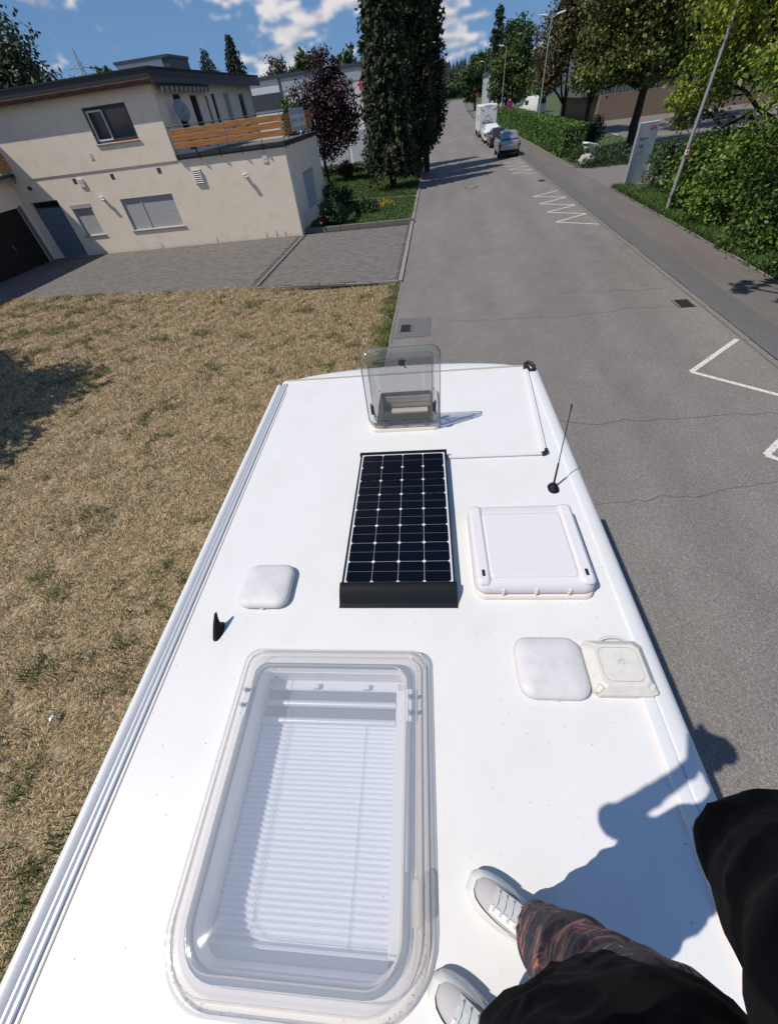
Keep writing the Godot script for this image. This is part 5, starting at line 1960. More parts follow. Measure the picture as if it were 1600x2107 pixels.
func vehicles():
	var silver := mt(.34, .35, .37, .28, .55); silver.clearcoat_enabled = true; silver.clearcoat = .5
	var blackp := mt(.012, .014, .018, .2, .2); blackp.clearcoat_enabled = true; blackp.clearcoat = .6
	var whitep := mt(.66, .67, .68, .3); whitep.clearcoat_enabled = true; whitep.clearcoat = .5
	var tail := mt(.30, .012, .015, .2)
	var suv := car("parked_car", V(6.1, 0, -46.45),
		[[.30, .80, -.08, -4.25], [.46, .88, .0, -4.40], [.78, .905, .02, -4.42], [.98, .90, -.03, -4.25], [1.05, .87, -.06, -3.5], [1.10, .81, -.09, -3.2], [1.40, .71, -.28, -2.6], [1.58, .64, -.44, -2.2], [1.66, .58, -.62, -1.95]],
		[1.10, .81, -.09, -3.2, 1.58, .64, -.44, -2.2], silver, tail, "silver off-road car parked nearest, its rear towards the motorhome", [-.85, -3.45], .35, .80)
	var rl := MB.new()
	for s in [-1, 1]: rl.tube([V(s * .58, 1.68, -.7), V(s * .58, 1.72, -.9), V(s * .58, 1.72, -1.9), V(s * .58, 1.68, -2.1)], .018, 6)
	obj("roof_rails", rl, M.graphite, suv)
	car("parked_hatchback", V(6.12, 0, -55.6),
		[[.22, .76, -.08, -3.9], [.38, .84, .0, -4.05], [.66, .86, .02, -4.06], [.86, .85, -.03, -3.85], [.92, .82, -.06, -3.2], [.97, .77, -.10, -2.9], [1.24, .66, -.40, -2.3], [1.38, .59, -.62, -1.95], [1.44, .52, -.85, -1.75]],
		[.97, .77, -.10, -2.9, 1.38, .59, -.62, -1.95], blackp, tail, "small black hatchback parked between the silver and the white car", [-.7, -3.2], .31, .55)
	car("parked_estate_car", V(5.98, 0, -60.9),
		[[.24, .80, -.08, -4.4], [.40, .87, .0, -4.55], [.72, .90, .02, -4.56], [.92, .89, -.03, -4.35], [.98, .86, -.06, -3.6], [1.03, .80, -.10, -3.3], [1.32, .68, -.50, -2.6], [1.44, .61, -.75, -2.25], [1.50, .54, -1.0, -2.0]],
		[1.03, .80, -.10, -3.3, 1.44, .61, -.75, -2.25], whitep, tail, "white car parked directly behind the white camper", [-.8, -3.6], .33, .60)
	# white camper seen from behind
	var c := thing("parked_camper", V(6.05, 0, -68.4), 0, "white coachbuilt camper with line drawing on its rear, parked beyond the cars", "camper")
	var b := MB.new()
	b.cbox(V(0, 1.72, -3.0), V(2.14, 2.3, 6.0), .06)
	obj("body", b, M.rvwhite, c)
	b = MB.new(); b.cbox(V(0, 1.85, -6.1), V(2.1, 1.1, 1.2), .2)
	obj("alcove", b, M.rvwhite, c)
	b = MB.new(); b.cbox(V(0, 1.05, -6.6), V(1.95, 1.4, 1.8), .2)
	obj("cab", b, M.rvwhite, c)
	b = MB.new(); b.cbox(V(0, .5, -.03), V(2.1, .24, .18), .04)
	obj("bumper", b, M.hallgrey, c)
	b = MB.new(); b.cbox(V(0, 2.84, -2.5), V(.7, .1, .7), .03); b.cbox(V(.6, 2.88, -.5), V(.18, .14, .18), .03)
	obj("roof_vent", b, M.abs, c)
	for s in [-1, 1]:
		b = MB.new(); b.cbox(V(s * .96, .62, .05), V(.14, .3, .05), .02)
		obj("tail_lamp", b, tail, c)
		b = MB.new(); b.tube([V(s * .98, 2.72, .012), V(s * .8, 2.55, .02), V(s * .55, 2.45, .02)], .03, 6)
		obj("rear_trim", b, M.hallgrey, c)
	b = MB.new(); b.prism([Vector2(-.5, 2.86), Vector2(.45, 2.86), Vector2(.1, 2.62), Vector2(-.1, 2.62)], Transform3D(Basis(), V(0, 0, .0)), .008)
	obj("roof_patch", b, M.hallgrey, c)
	var ln := MB.new()
	for q in [[-.3, 1.55, .25, 1.55], [-.3, 1.55, -.3, 1.85], [.25, 1.55, .25, 1.85], [-.3, 1.85, -.1, 1.95], [-.1, 1.95, .05, 1.95], [.05, 1.95, .25, 1.85], [-.02, 1.95, -.02, 2.08], [-.65, 1.55, -.4, 1.55], [.4, 1.62, .6, 1.62]]:
		ln.tube([V(q[0], q[1], .006), V(q[2], q[3], .006)], .014, 4)
	obj("line_drawing", ln, M.halldark, c)
	for q in [[-.6, 1.35, .18], [-.36, 1.36, .26], [-.04, 1.36, .2], [.2, 1.36, .22], [.48, 1.36, .18]]:
		b = MB.new(); b.cbox(V(q[0], q[1], .004), V(q[2], .14, .008), .003)
		obj("text_mark", b, M.halldark, c)
	b = MB.new(); b.cbox(V(-1.075, 1.75, -1.6), V(.02, .5, .9), .01)
	obj("side_window", b, M.winglass, c)
	b = MB.new(); b.cbox(V(-1.0, 1.7, -6.1), V(.1, .45, .6), .02)
	obj("cab_window", b, M.winglass, c)
	for z in [-1.6, -5.9]:
		for s in [-1, 1]:
			b = MB.new(); b.tube([V(s * .92 - .1, .34, z), V(s * .92 - .08, .34, z), V(s * .92 + .08, .34, z), V(s * .92 + .1, .34, z)], [.29, .34, .34, .29], 18)
			obj("wheel", b, M.rubber, c)
	# white van in the car park
	var v := thing("white_van", V(17.6, .05, -98.0), .5, "white van standing in the car park behind the hedge", "van")
	b = MB.new()
	var R := []
	for q in [[.3, .9, 0.0, -4.9], [.6, .98, .03, -5.0], [1.15, .98, .03, -5.0], [1.3, .97, .02, -4.1], [2.2, .86, -.02, -3.4], [2.4, .78, -.1, -3.2]]: R.append(MB.rr(0, (q[2] + q[3]) * .5, q[1] * 2, absf(q[3] - q[2]), .2, q[0], 4))
	b.loft(R, true, true, true, V(0, 1.2, -2.4))
	obj("body", b, whitep, v)
	b = MB.new()
	for s in [-1, 1]: b.bb(s * .93, s * .96, 1.35, 1.95, -3.4, -2.5)
	obj("side_window", b, M.winglass, v)
	b = MB.new(); b.quad(V(-.78, 1.4, .04), V(.78, 1.4, .04), V(.7, 2.05, .0), V(-.7, 2.05, .0))
	obj("rear_window", b, M.winglass, v)
	for z in [-.9, -4.0]:
		for s in [-1, 1]:
			b = MB.new(); b.cone(V(s * .84 - .1, .34, z), V(s * .84 + .1, .34, z), .34, .34, 16)
			obj("wheel", b, M.rubber, v)

func gauss() -> Vector3: return V(rng.randfn(), rng.randfn(), rng.randfn())

# leaves as small folded faces gathered in clumps through an ellipsoid
func leaves(b: MB, c: Vector3, r: Vector3, n: int, s: float, pal: Array, clumps: int, spread := .2, shell := .42, up := .35):
	var per := maxi(1, int(float(n) / clumps))
	var cr := (r.x + r.y + r.z) / 3.0 * spread
	for k in clumps:
		var d := gauss().normalized()
		var cc := c + d * r * pow(rng.randf(), shell)
		var tone: Color = (pal[rng.randi() % pal.size()] as Color) * rf(.75, 1.25)
		for i in per:
			var p := cc + gauss() * cr * V(1, .7, 1)
			var nn := (gauss() * .75 + d * .5 + V(0, up, 0)).normalized()
			var t := nn.cross(gauss()).normalized()
			var w := nn.cross(t)
			var sz := s * rf(.65, 1.35)
			var k1 := t * sz; var k2 := w * sz * .55
			var o := b.v.size()
			var q := tone * rf(.7, 1.3)
			q.a = 1
			b.v.append(p - k1); b.v.append(p + k2 - nn * sz * .12); b.v.append(p + k1); b.v.append(p - k2 - nn * sz * .12)
			b.n.append(nn); b.n.append(nn); b.n.append(nn); b.n.append(nn)
			b.c.append(q); b.c.append(q); b.c.append(q); b.c.append(q)
			b.ix.append(o); b.ix.append(o + 1); b.ix.append(o + 2); b.ix.append(o); b.ix.append(o + 2); b.ix.append(o + 3)

func limb(b: MB, a: Vector3, d: Vector3, r0: float, r1: float, bend := .12):
	var P := []
	var R := []
	var L := a.distance_to(d)
	for i in 6:
		var t := i / 5.0
		P.append(a.lerp(d, t) + gauss() * L * bend * .25 * sin(t * PI)); R.append(lerpf(r0, r1, t))
	b.tube(P, R, 7, true)

# broadleaved tree: lobes [dx, y, dz, rx, ry, rz] relative to the foot
func tree(called: String, at: Vector3, lobes: Array, n: int, s: float, pal: Array, label: String, group := "", tr := .22, fork := 2.2, bark: Material = null, category := "tree"):
	var t := thing(called, at, 0, label, category, group)
	var b := MB.new()
	var top := V(rf(-.2, .2), fork, rf(-.2, .2))
	limb(b, V(0, -.1, 0), top, tr * 1.15, tr * .85, .05)
	for q in lobes:
		var e := V(q[0], q[1], q[2])
		limb(b, top - V(0, .1, 0), e, tr * .6, tr * .16)
		for k in 3: limb(b, top.lerp(e, rf(.45, .8)), e + gauss().normalized() * V(q[3], q[4], q[5]) * .75, tr * .22, tr * .06)
	obj("trunk", b, bark if bark else M.bark, t)
	var l := MB.new()
	var vol := 0.0
	for q in lobes: vol += pow(q[3] * q[4] * q[5], .67)
	for q in lobes:
		var share := pow(q[3] * q[4] * q[5], .67) / vol
		leaves(l, V(q[0], q[1], q[2]), V(q[3], q[4], q[5]), int(n * share), s, pal, maxi(6, int(n * share / 34.0)), .17)
	obj("crown", l, M.leaf, t)
	return t

# conifer: whorls of drooping boughs clothed in needle sprays
func conifer(at: Vector3, h: float, r: float, y0: float, pal: Array, label: String, group: String, per := 1.0, column := false):
	var t := thing("conifer", at, 0, label, "tree", group)
	var b := MB.new()
	b.tube([V(0, -.1, 0), V(0, h * .5, 0), V(0, h, 0)], [.05 + r * .11, .04 + r * .06, .02], 8)
	obj("trunk", b, M.barkdark, t)
	var l := MB.new()
	var n := int(h * 40 * per)
	for i in n:
		var f := (i + rng.randf()) / n
		var y := lerpf(y0, h * .99, f)
		var prof := pow(1.0 - f, .42) if column else pow(1.0 - f, .62) * .97 + .03
		if column: prof *= smoothstep(-.06, .12, f + .03)
		var L := r * prof * rf(.72, 1.12)
		var a := rf(0, TAU)
		var d := V(cos(a), 0, sin(a))
		var droop := rf(.15, .5) if not column else rf(-.55, .1)
		var steps := maxi(3, int(L / .16))
		for k in steps:
			var u := (k + rng.randf()) / steps
			if u < .22: continue
			var p := V(0, y, 0) + d * L * u + V(0, -droop * L * u * u + (.25 * L * u if column else 0.0), 0)
			var tone: Color = (pal[rng.randi() % pal.size()] as Color) * rf(.6, 1.35)
			tone.a = 1
			for m in 3:
				var dir := (d * rf(.2, 1.0) + V(0, rf(-1.1, -.1) if not column else rf(-.2, .9), 0) + gauss() * .35).normalized()
				var sd := dir.cross(gauss()).normalized()
				var ln := rf(.18, .40)
				var q := p + gauss() * .07
				var o := l.v.size()
				var nn := dir.cross(sd).normalized()
				l.v.append(q); l.v.append(q + dir * ln * .5 + sd * ln * .24); l.v.append(q + dir * ln); l.v.append(q + dir * ln * .5 - sd * ln * .24)
				for z in 4:
					l.n.append(nn); l.c.append(tone)
				for z in [0, 1, 2, 0, 2, 3]: l.ix.append(o + z)
	obj("crown", l, M.needle, t)

func shrub(called: String, at: Vector3, lobes: Array, n: int, s: float, pal: Array, label: String, group := "", category := "shrub"):
	var t := thing(called, at, 0, label, category, group)
	var b := MB.new()
	for q in lobes:
		for k in 3: limb(b, V(q[0] * .4, -.15, q[2] * .4) + gauss() * .05, V(q[0], q[1], q[2]) + gauss() * .3 * V(q[3], q[4], q[5]), .03, .008)
	obj("stems", b, M.bark, t)
	var l := MB.new()
	var vol := 0.0
	for q in lobes: vol += pow(q[3] * q[4] * q[5], .67)
	for q in lobes:
		var share := pow(q[3] * q[4] * q[5], .67) / vol
		leaves(l, V(q[0], q[1], q[2]), V(q[3], q[4], q[5]), int(n * share), s, pal, maxi(5, int(n * share / 16.0)), .16, .34)
	obj("foliage", l, M.leaf, t)
	return t

func clipped(called: String, x0, x1, z0, z1, h, n, s, pal, label, category := "hedge"):
	var t := thing(called, V((x0 + x1) * .5, 0, (z0 + z1) * .5), 0, label, category)
	var hx: float = (x1 - x0) * .5; var hz: float = absf(z1 - z0) * .5
	var core := MB.new()
	core.cbox(V(0, h * .5 - .1, 0), V(hx * 2 - .3, h - .25, hz * 2 - .3), .1)
	obj("twigs", core, M.barkdark, t)
	var l := MB.new()
	var A := [hz * 2 * h, hz * 2 * h, hx * 2 * h, hx * 2 * h, hx * hz * 4]
	var tot := 0.0
	for a in A: tot += a
	for f in 5:
		for i in int(n * A[f] / tot):
			var u := rf(-1, 1); var w := rng.randf()
			var p := [V(-hx, w * h, u * hz), V(hx, w * h, u * hz), V(u * hx, w * h, hz), V(u * hx, w * h, -hz), V(u * hx, h, (w * 2 - 1) * hz)][f] as Vector3
			var d := [V(-1, .2, 0), V(1, .2, 0), V(0, .2, 1), V(0, .2, -1), V(0, 1, 0)][f] as Vector3
			p += gauss() * .05 - d * absf(rng.randfn(0, .07))
			var nn := (d + gauss() * .6).normalized()
			var tt := nn.cross(gauss()).normalized(); var ww := nn.cross(tt)
			var sz: float = s * rf(.7, 1.4)
			var q: Color = (pal[rng.randi() % pal.size()] as Color) * rf(.7, 1.25)
			q.a = 1
			var o := l.v.size()
			l.v.append(p - tt * sz); l.v.append(p + ww * sz * .6); l.v.append(p + tt * sz); l.v.append(p - ww * sz * .6)
			for z in 4:
				l.n.append(nn); l.c.append(q)
			for z in [0, 1, 2, 0, 2, 3]: l.ix.append(o + z)
	obj("foliage", l, M.leaf, t)

func blades(count: int, lo: float, hi: float, lean: float, wd: float, pal: Array) -> ArrayMesh:
	var b := MB.new()
	for i in count:
		var a := rf(0, TAU)
		var p := V(rf(-.07, .07), -.01, rf(-.07, .07))
		var ln := rf(lo, hi)
		var el := rf(lean * .4, lean)
		var d := V(cos(a) * sin(el), cos(el), sin(a) * sin(el))
		var s := d.cross(Vector3.UP if absf(d.y) < .95 else Vector3.RIGHT).normalized() * wd * rf(.7, 1.3)
		b.col = (pal[rng.randi() % pal.size()] as Color) * rf(.75, 1.25)
		b.col.a = 1
		var mid := p + d * ln * .55
		var tip := p + d * ln + V(0, -ln * rf(.05, .3), 0)
		b.quad(p - s, p + s, mid + s * .8, mid - s * .8)
		b.tri(mid - s * .8, mid + s * .8, tip)
	return b.mesh()

func scatter(called: String, m: Mesh, T: Array, label: String, category: String, mat: Material):
	var mm := MultiMesh.new()
	mm.transform_format = MultiMesh.TRANSFORM_3D
	mm.mesh = m
	mm.instance_count = T.size()
	for i in T.size(): mm.set_instance_transform(i, T[i])
	var o := MultiMeshInstance3D.new()
	o.multimesh = mm
	o.material_override = mat
	o.name = numbered(called)
	add_child(o)
	tag(o, label, category, "", "stuff")

func spot(x: float, y: float, z: float, s: float) -> Transform3D:
	return Transform3D(Basis(Vector3.UP, rf(0, TAU)) * Basis(V(1, 0, 0), rf(-.2, .2)) * Basis.from_scale(V(s, s * rf(.8, 1.2), s)), V(x, y, z))

func vegetation():
	var G := [Color(.035, .075, .016), Color(.05, .095, .02), Color(.028, .058, .016)]
	# ---- mown dry meadow beside the motorhome
	var fn := FastNoiseLite.new(); fn.seed = 31; fn.frequency = .8; fn.fractal_octaves = 3
	var straw := [Color(.64, .49, .29), Color(.53, .395, .22), Color(.74, .60, .385), Color(.33, .23, .13), Color(.42, .35, .18), Color(.22, .15, .09)]
	var hay := []; var hay2 := []; var green := []
	for i in 125000:
		var k := rng.randf()
		var x := -1.4 - pow(rng.randf(), 1.5) * 20.0
		var z := 1.6 - pow(rng.randf(), 1.25) * 20.0
		if z < -15.7 + (x + 1.4) * .085: continue
		if x < -21.5: continue
		var g := fn.get_noise_2d(x, z) + .28 * smoothstep(-8.5, -14.0, x) * smoothstep(-9.0, -14.0, z) + .45 * smoothstep(-2.4, -1.5, x) * smoothstep(-4.0, -8.0, z)
		if x < -9 and z > -11 and z < -5: g += .12
		if fn.get_noise_2d(x * 2.3 + 40.0, z * 2.3) < -.22 and rng.randf() < .8: continue
		var far := .82 + clampf(-z / 40.0, 0.0, .35)
		if g > .30 + rng.randf() * .22 and k < .62: green.append(spot(x, meadow_y(x, z), z, rf(.6, 1.25) * far))
		elif k < .10: green.append(spot(x, meadow_y(x, z), z, rf(.4, .8) * far))
		elif k < .55: hay.append(spot(x, meadow_y(x, z) + .005, z, rf(.7, 1.4) * far))
		else: hay2.append(spot(x, meadow_y(x, z) + .005, z, rf(.7, 1.4) * far))
	scatter("dry_grass", blades(15, .06, .17, 1.55, .0030, straw), hay, "mown straw coloured grass lying on the meadow beside the motorhome", "grass", M.straw)
	scatter("dry_stubble", blades(15, .05, .13, 1.2, .0034, straw), hay2, "short dry stubble standing between the cut grass on the meadow", "grass", M.straw)
	scatter("green_grass", blades(14, .06, .17, .95, .0042, [Color(.075, .125, .026), Color(.10, .15, .036), Color(.06, .095, .022), Color(.20, .19, .075), Color(.30, .25, .12)]), green, "green grass tufts growing through the dry meadow", "grass", M.straw)
	var tufts := []
	for q in [[-4.4, -1.9, .22], [-3.9, -2.5, .25], [-5.2, -1.2, .2], [-3.3, -.1, .2], [-3.6, .35, .2], [-8.6, -11.4, .5], [-3.4, -3.6, .2], [-3.2, -7.2, .3], [-3.6, -9.6, .3], [-2.9, -11.9, .3], [-6.3, -4.2, .2], [-10.7, -12.2, .5], [-3.0, -4.6, .2], [-2.7, -2.6, .18], [-5.0, -.2, .25], [-6.8, -7.4, .3]]:
		for k in 20: tufts.append(spot(q[0] + rng.randfn() * q[2], meadow_y(q[0], q[1]), q[1] + rng.randfn() * q[2] * 1.6, rf(.7, 1.35)))
	for i in 1500: tufts.append(spot(-1.40 - absf(rng.randfn()) * .16 + .06, -.11, -5.0 - rng.randf() * 10.4, rf(.5, 1.1)))
	scatter("grass_tufts", blades(13, .08, .2, .8, .0042, [Color(.06, .11, .022), Color(.085, .14, .03), Color(.045, .08, .018)]), tufts, "taller dark green grass tufts in the dry meadow", "grass", M.straw)
	# crumpled litter
	for q in [[119, -4.53, -.92, .032, "crumpled foil wrapper lying in the dry grass"], [12, -4.97, -.59, .024, "small shiny scrap of foil in the dry grass at the left edge"]]:
		var lt := MB.new()
		var nzz := FastNoiseLite.new(); nzz.seed = int(q[0]); nzz.frequency = .5
		lt.blob(Vector3.ZERO, V(q[3], q[3] * .4, q[3] * 1.5), 7, nzz, .7)
		tag(obj("foil_scrap", lt, M.steel, null, V(q[1], -.03, q[2])), q[4], "litter")
	# ---- garden strip beyond the forecourt
	var bed := MB.new()
	bed.quad(V(-7.2, .03, -25.0), V(-1.46, .03, -25.0), V(-1.46, .03, -48), V(-40, .03, -48))
	bed.quad(V(-7.2, .03, -25.0), V(-40, .03, -48), V(-40, .03, -38), V(-7.2, .03, -31.6))
	struct("garden_bed", bed, M.turf)
	var ek := MB.new(); ek.cbox(Vector3.ZERO, V(.98, .26, .1), .012)
	var em := ek.mesh()
	var kb := tag(Node3D.new(), "", "", "", "structure") as Node3D
	kb.name = "garden_kerb"; add_child(kb)
	for i in 6:
		var o := obj("kerb_stone", em, M.kerb, kb, V(-6.7 + i, .045 + rf(-.01, .01), -24.95 + rf(-.01, .01)))
	var pth := MB.new()
	pth.quad(V(-7.0, .045, -33.2), V(-1.46, .045, -32.0), V(-1.46, .045, -32.55), V(-7.0, .045, -33.7))
	struct("garden_path", pth, M.concrete)
	var gg := []
	for i in 15000:
		var x := -1.5 - rng.randf() * 9.0; var z := -25.1 - rng.randf() * 21.5
		if x < -7.2 and z > -31.8: continue
		if absf(z + 32.4 - (x + 1.4) * .21) < .35: continue
		gg.append(spot(x, .02, z, rf(.9, 2.0)))
	scatter("garden_grass", blades(9, .07, .2, .9, .007, [Color(.05, .095, .018), Color(.07, .12, .025), Color(.04, .07, .016)]), gg, "rough green grass in the garden strip under the conifers", "grass", M.straw)
	var yf := MB.new()
	for i in 130:
		var c := V(-3.4 + rng.randfn() * .5, .22 + rng.randfn() * .05, -30.0 + rng.randfn() * .6)
		yf.col = Color(.62, .45, .02)
		for k in 3: yf.tri(c, c + gauss() * .035, c + gauss() * .035)
	tag(obj("yellow_flowers", yf, M.leaf), "patch of small yellow flowers in the garden strip", "flowers", "", "stuff")
	shrub("rose_bush", V(-5.75, .05, -25.6), [[0, .62, 0, .75, .6, .6], [.35, .5, -.2, .5, .45, .5], [-.3, .8, .1, .4, .4, .4]], 2600, .055, [Color(.03, .062, .02), Color(.045, .085, .028), Color(.06, .10, .03)], "rounded rose bush with pink blooms at the corner of the garden kerb")
	for q in [[-6.25, .62, -24.98], [-6.2, .36, -24.86], [-6.32, .74, -25.1]]:
		var fl := MB.new()
		for k in 16: fl.blob(V(rng.randfn() * .028, rng.randfn() * .02, rng.randfn() * .028), V(.03, .018, .03), 4)
		tag(obj("rose_bloom", fl, mt(.55, .14, .20, .6), null, V(q[0], q[1], q[2])), "pink rose bloom %s on the rose bush" % {.62: "in the middle", .36: "lowest", .74: "highest"}[q[1]], "flower", "rose blooms")
	shrub("dark_shrub", V(-6.6, .05, -31.0), [[0, .6, 0, .8, .65, .7], [.6, .45, -.3, .6, .5, .6]], 2200, .06, [Color(.016, .032, .012), Color(.022, .042, .015)], "dark rounded shrub against the shaded side wall of the house")
	shrub("green_shrub", V(-4.2, .05, -28.2), [[0, .35, 0, .7, .35, .5]], 1200, .06, G, "low green shrub in the middle of the garden strip")
	shrub("red_shrub", V(-8.0, .05, -44.4), [[0, .6, 0, .7, .6, .6]], 1400, .07, [Color(.09, .03, .025), Color(.05, .05, .02)], "reddish shrub beside the purple leaved tree")
	clipped("low_hedge", -12.5, -2.6, -46.7, -47.5, .75, 5200, .075, [Color(.028, .06, .012), Color(.045, .085, .018)], "low clipped hedge in front of the white hall")
	for i in 5:
		var w := MB.new()
		for k in 7:
			var a := rf(-.7, .7)
			w.tube([V(0, 0, 0), V(sin(a) * .12, rf(.15, .38), rf(.0, .06))], [.006, .002], 4)
		tag(obj("wall_weed", w, mt(.09, .085, .045, .9), null, V([-8.6, -9.15, -12.0, -15.3, -8.1][i], .02, -24.33)), "dry weed at the foot of the cream wall, %s" % ["second from the house corner", "third from the house corner", "below the louvred vent", "below the wide shutter", "nearest the house corner"][i], "weed", "weeds at the house wall")
	# tall dark conifers
	var N := [Color(.024, .036, .012), Color(.033, .046, .015), Color(.048, .058, .019), Color(.018, .028, .011)]
	conifer(V(-3.2, 0, -35.9), 12.8, 1.75, 1.2, N, "tall dark spruce nearest the road with its trunk bare at the foot", "tall dark conifers", 1.7)
	conifer(V(-4.7, 0, -45.8), 14.8, 1.9, .8, N, "tall dark spruce at the left of the conifer group", "tall dark conifers", 1.6)
	conifer(V(-2.9, 0, -41.8), 14.2, 1.8, .9, N, "tall dark spruce in the middle of the conifer group", "tall dark conifers", 1.6)
	conifer(V(-.95, 0, -43.6), 13.5, 1.6, 1.4, N, "slender dark conifer at the right of the group, nearest the carriageway", "tall dark conifers", 1.9, true)
	conifer(V(-1.6, 0, -39.6), 11.5, 1.5, 1.0, N, "lower dark conifer filling the front of the group", "tall dark conifers", 1.8, true)
	tree("plum_tree", V(-9.35, 0, -42.6), [[.4, 3.2, 0, 1.7, 1.7, 1.6], [1.6, 4.6, .2, 1.7, 1.6, 1.5], [-.4, 4.8, 0, 1.5, 1.6, 1.4], [.9, 6.2, 0, 1.2, 1.3, 1.1], [2.2, 3.4, .3, 1.1, 1.2, 1.2]], 14000, .10, [Color(.030, .010, .018), Color(.045, .014, .022), Color(.022, .009, .015), Color(.07, .025, .030)], "purple leaved plum tree between the house and the conifers", "", .14, 1.8, M.barkdark)
	tree("young_tree", V(-12.6, 0, -47.5), [[0, 4.2, 0, 1.2, 1.4, 1.1]], 2600, .11, [Color(.09, .14, .03), Color(.06, .10, .02)], "small pale green tree between house roof and hall", "", .08, 2.6)
	# ---- right-hand verge
	var vg := MB.new()
	vg.quad(V(9.42, .02, 6), V(30, .02, 6), V(30, .02, -28.6), V(9.42, .02, -28.6))
	vg.quad(V(9.42, .06, -36.6), V(17, .06, -34.2), V(17, .06, -96), V(9.42, .06, -96))
	struct("verge", vg, M.turf)
	var vv := []
	for i in 5200: vv.append(spot(9.45 + absf(rng.randfn(0, .55)), .02, -6.0 - rng.randf() * 22.5, rf(.9, 1.9)))
	scatter("verge_grass", blades(9, .08, .22, .9, .007, [Color(.05, .10, .018), Color(.075, .13, .025), Color(.04, .07, .016)]), vv, "green grass and weeds along the pavement edging", "grass", M.straw)
	var B := [Color(.07, .13, .015), Color(.095, .165, .019), Color(.045, .09, .014), Color(.125, .19, .024)]
	var D := [Color(.025, .055, .012), Color(.035, .07, .015), Color(.018, .04, .010)]
	shrub("entrance_shrub", V(11.0, .05, -27.4), [[0, .8, 0, .6, .8, .6], [.4, 1.1, -.4, .5, .7, .5]], 1700, .05, [Color(.07, .11, .03), Color(.05, .085, .025)], "thin shrub with narrow leaves growing up the white company sign")
	shrub("verge_shrub", V(11.6, .05, -26.0), [[0, .9, 0, 1.1, .9, 1.0], [.9, 1.0, -.8, 1.0, .8, .9]], 4200, .075, D, "dark shrub between the company sign and the street lamp", "shrubs along the verge")
	shrub("verge_shrub", V(11.0, .05, -22.8), [[0, 1.2, 0, 1.2, 1.2, 1.2], [.8, 1.6, .3, 1.2, 1.0, 1.2], [-.5, .6, .6, .8, .6, .9]], 8000, .072, B, "bright green shrub right behind the street lamp", "shrubs along the verge")
	shrub("verge_shrub", V(11.0, .05, -19.6), [[0, 1.4, 0, 1.3, 1.3, 1.4], [1.0, 1.8, -.3, 1.2, 1.0, 1.2], [-.7, .7, .3, .9, .7, 1.0]], 9000, .072, B, "bright green shrub, second from the street lamp", "shrubs along the verge")
	shrub("verge_shrub", V(10.9, .05, -16.2), [[0, 1.3, 0, 1.4, 1.2, 1.5], [-.8, .6, .5, .9, .6, 1.1], [1.0, 1.8, 0, 1.2, 1.0, 1.3]], 9000, .070, B + D, "large green shrub, third from the street lamp", "shrubs along the verge")
	shrub("verge_shrub", V(10.9, .05, -12.8), [[0, 1.1, 0, 1.4, 1.1, 1.6], [-.8, .6, -.3, .9, .6, 1.0], [.9, 1.6, 0, 1.2, 1.0, 1.4]], 9000, .066, B + D, "large green shrub at the right edge of the picture", "shrubs along the verge")
	shrub("ground_cover", V(11.1, .05, -38.2), [[0, .35, 0, 1.3, .5, 1.6], [-.6, .3, 2.0, .9, .4, .8], [1.2, .4, 1.2, 1.3, .5, 1.3], [-.9, .35, -1.6, .7, .45, 1.4]], 6500, .06, [Color(.02, .048, .016), Color(.03, .065, .02)], "low dark ground cover shrubs behind the pale boulder", "", "shrub")
	shrub("ground_cover", V(14.4, .05, -36.2), [[0, .4, 0, 1.6, .5, 1.2], [1.6, .45, -.4, 1.4, .55, 1.1]], 4200, .06, [Color(.02, .048, .016), Color(.03, .065, .02)], "low dark ground cover shrubs behind the company sign", "", "shrub")
	clipped("clipped_hedge", 9.5, 11.1, -42.0, -92.0, 1.88, 42000, .075, [Color(.065, .145, .016), Color(.085, .175, .022), Color(.045, .10, .014)], "long bright green clipped hedge along the pavement beside the parked cars")
	shrub("dark_thuja", V(12.6, .05, -45.6), [[0, 1.0, 0, .8, 1.0, .8], [-.5, .8, .3, .6, .8, .6]], 3600, .07, [Color(.012, .03, .010), Color(.02, .042, .013)], "dark rounded evergreen shrub at the end of the clipped hedge")
	# trees of the car park
	var O := [Color(.078, .108, .018), Color(.105, .135, .023), Color(.13, .15, .028), Color(.075, .074, .024)]
	var Br := [Color(.105, .095, .036), Color(.09, .075, .034), Color(.12, .095, .048), Color(.07, .085, .022)]
	tree("car_park_tree", V(15.1, 0, -43.8), [[-2.2, 5.4, .4, 2.4, 1.7, 2.2], [.2, 7.6, 0, 3.0, 2.2, 2.8], [2.6, 6.0, -.5, 2.6, 1.9, 2.4], [-3.2, 7.8, .2, 2.2, 1.9, 2.0], [-.6, 4.5, .8, 1.8, 1.2, 1.8], [3.4, 8.4, 0, 2.4, 1.8, 2.2], [-3.4, 4.3, .6, 1.8, 1.1, 1.6], [2.0, 4.4, 0, 1.8, 1.0, 1.6]], 24000, .14, O, "dark trunked tree behind the company sign", "trees of the car park", .30, 3.3, M.barkdark)
	tree("car_park_tree", V(13.0, 0, -59.5), [[-1.6, 6.6, 0, 2.1, 2.2, 2.0], [.6, 7.9, 0, 2.4, 2.0, 2.2], [-2.2, 4.6, .3, 1.5, 1.5, 1.5], [-.5, 9.6, 0, 2.0, 1.6, 1.8]], 14000, .14, Br, "brownish sparse tree just behind the double street lamp", "trees of the car park", .2, 2.4, M.barkdark)
	tree("car_park_tree", V(14.6, 0, -56.5), [[.4, 5.8, 0, 2.4, 2.0, 2.0], [1.8, 7.9, 0, 2.4, 2.1, 2.2], [-.6, 4.2, 0, 1.5, 1.1, 1.4]], 14000, .15, O, "olive green tree with leaning trunks behind the clipped hedge", "trees of the car park", .22, 2.2, M.barkdark)
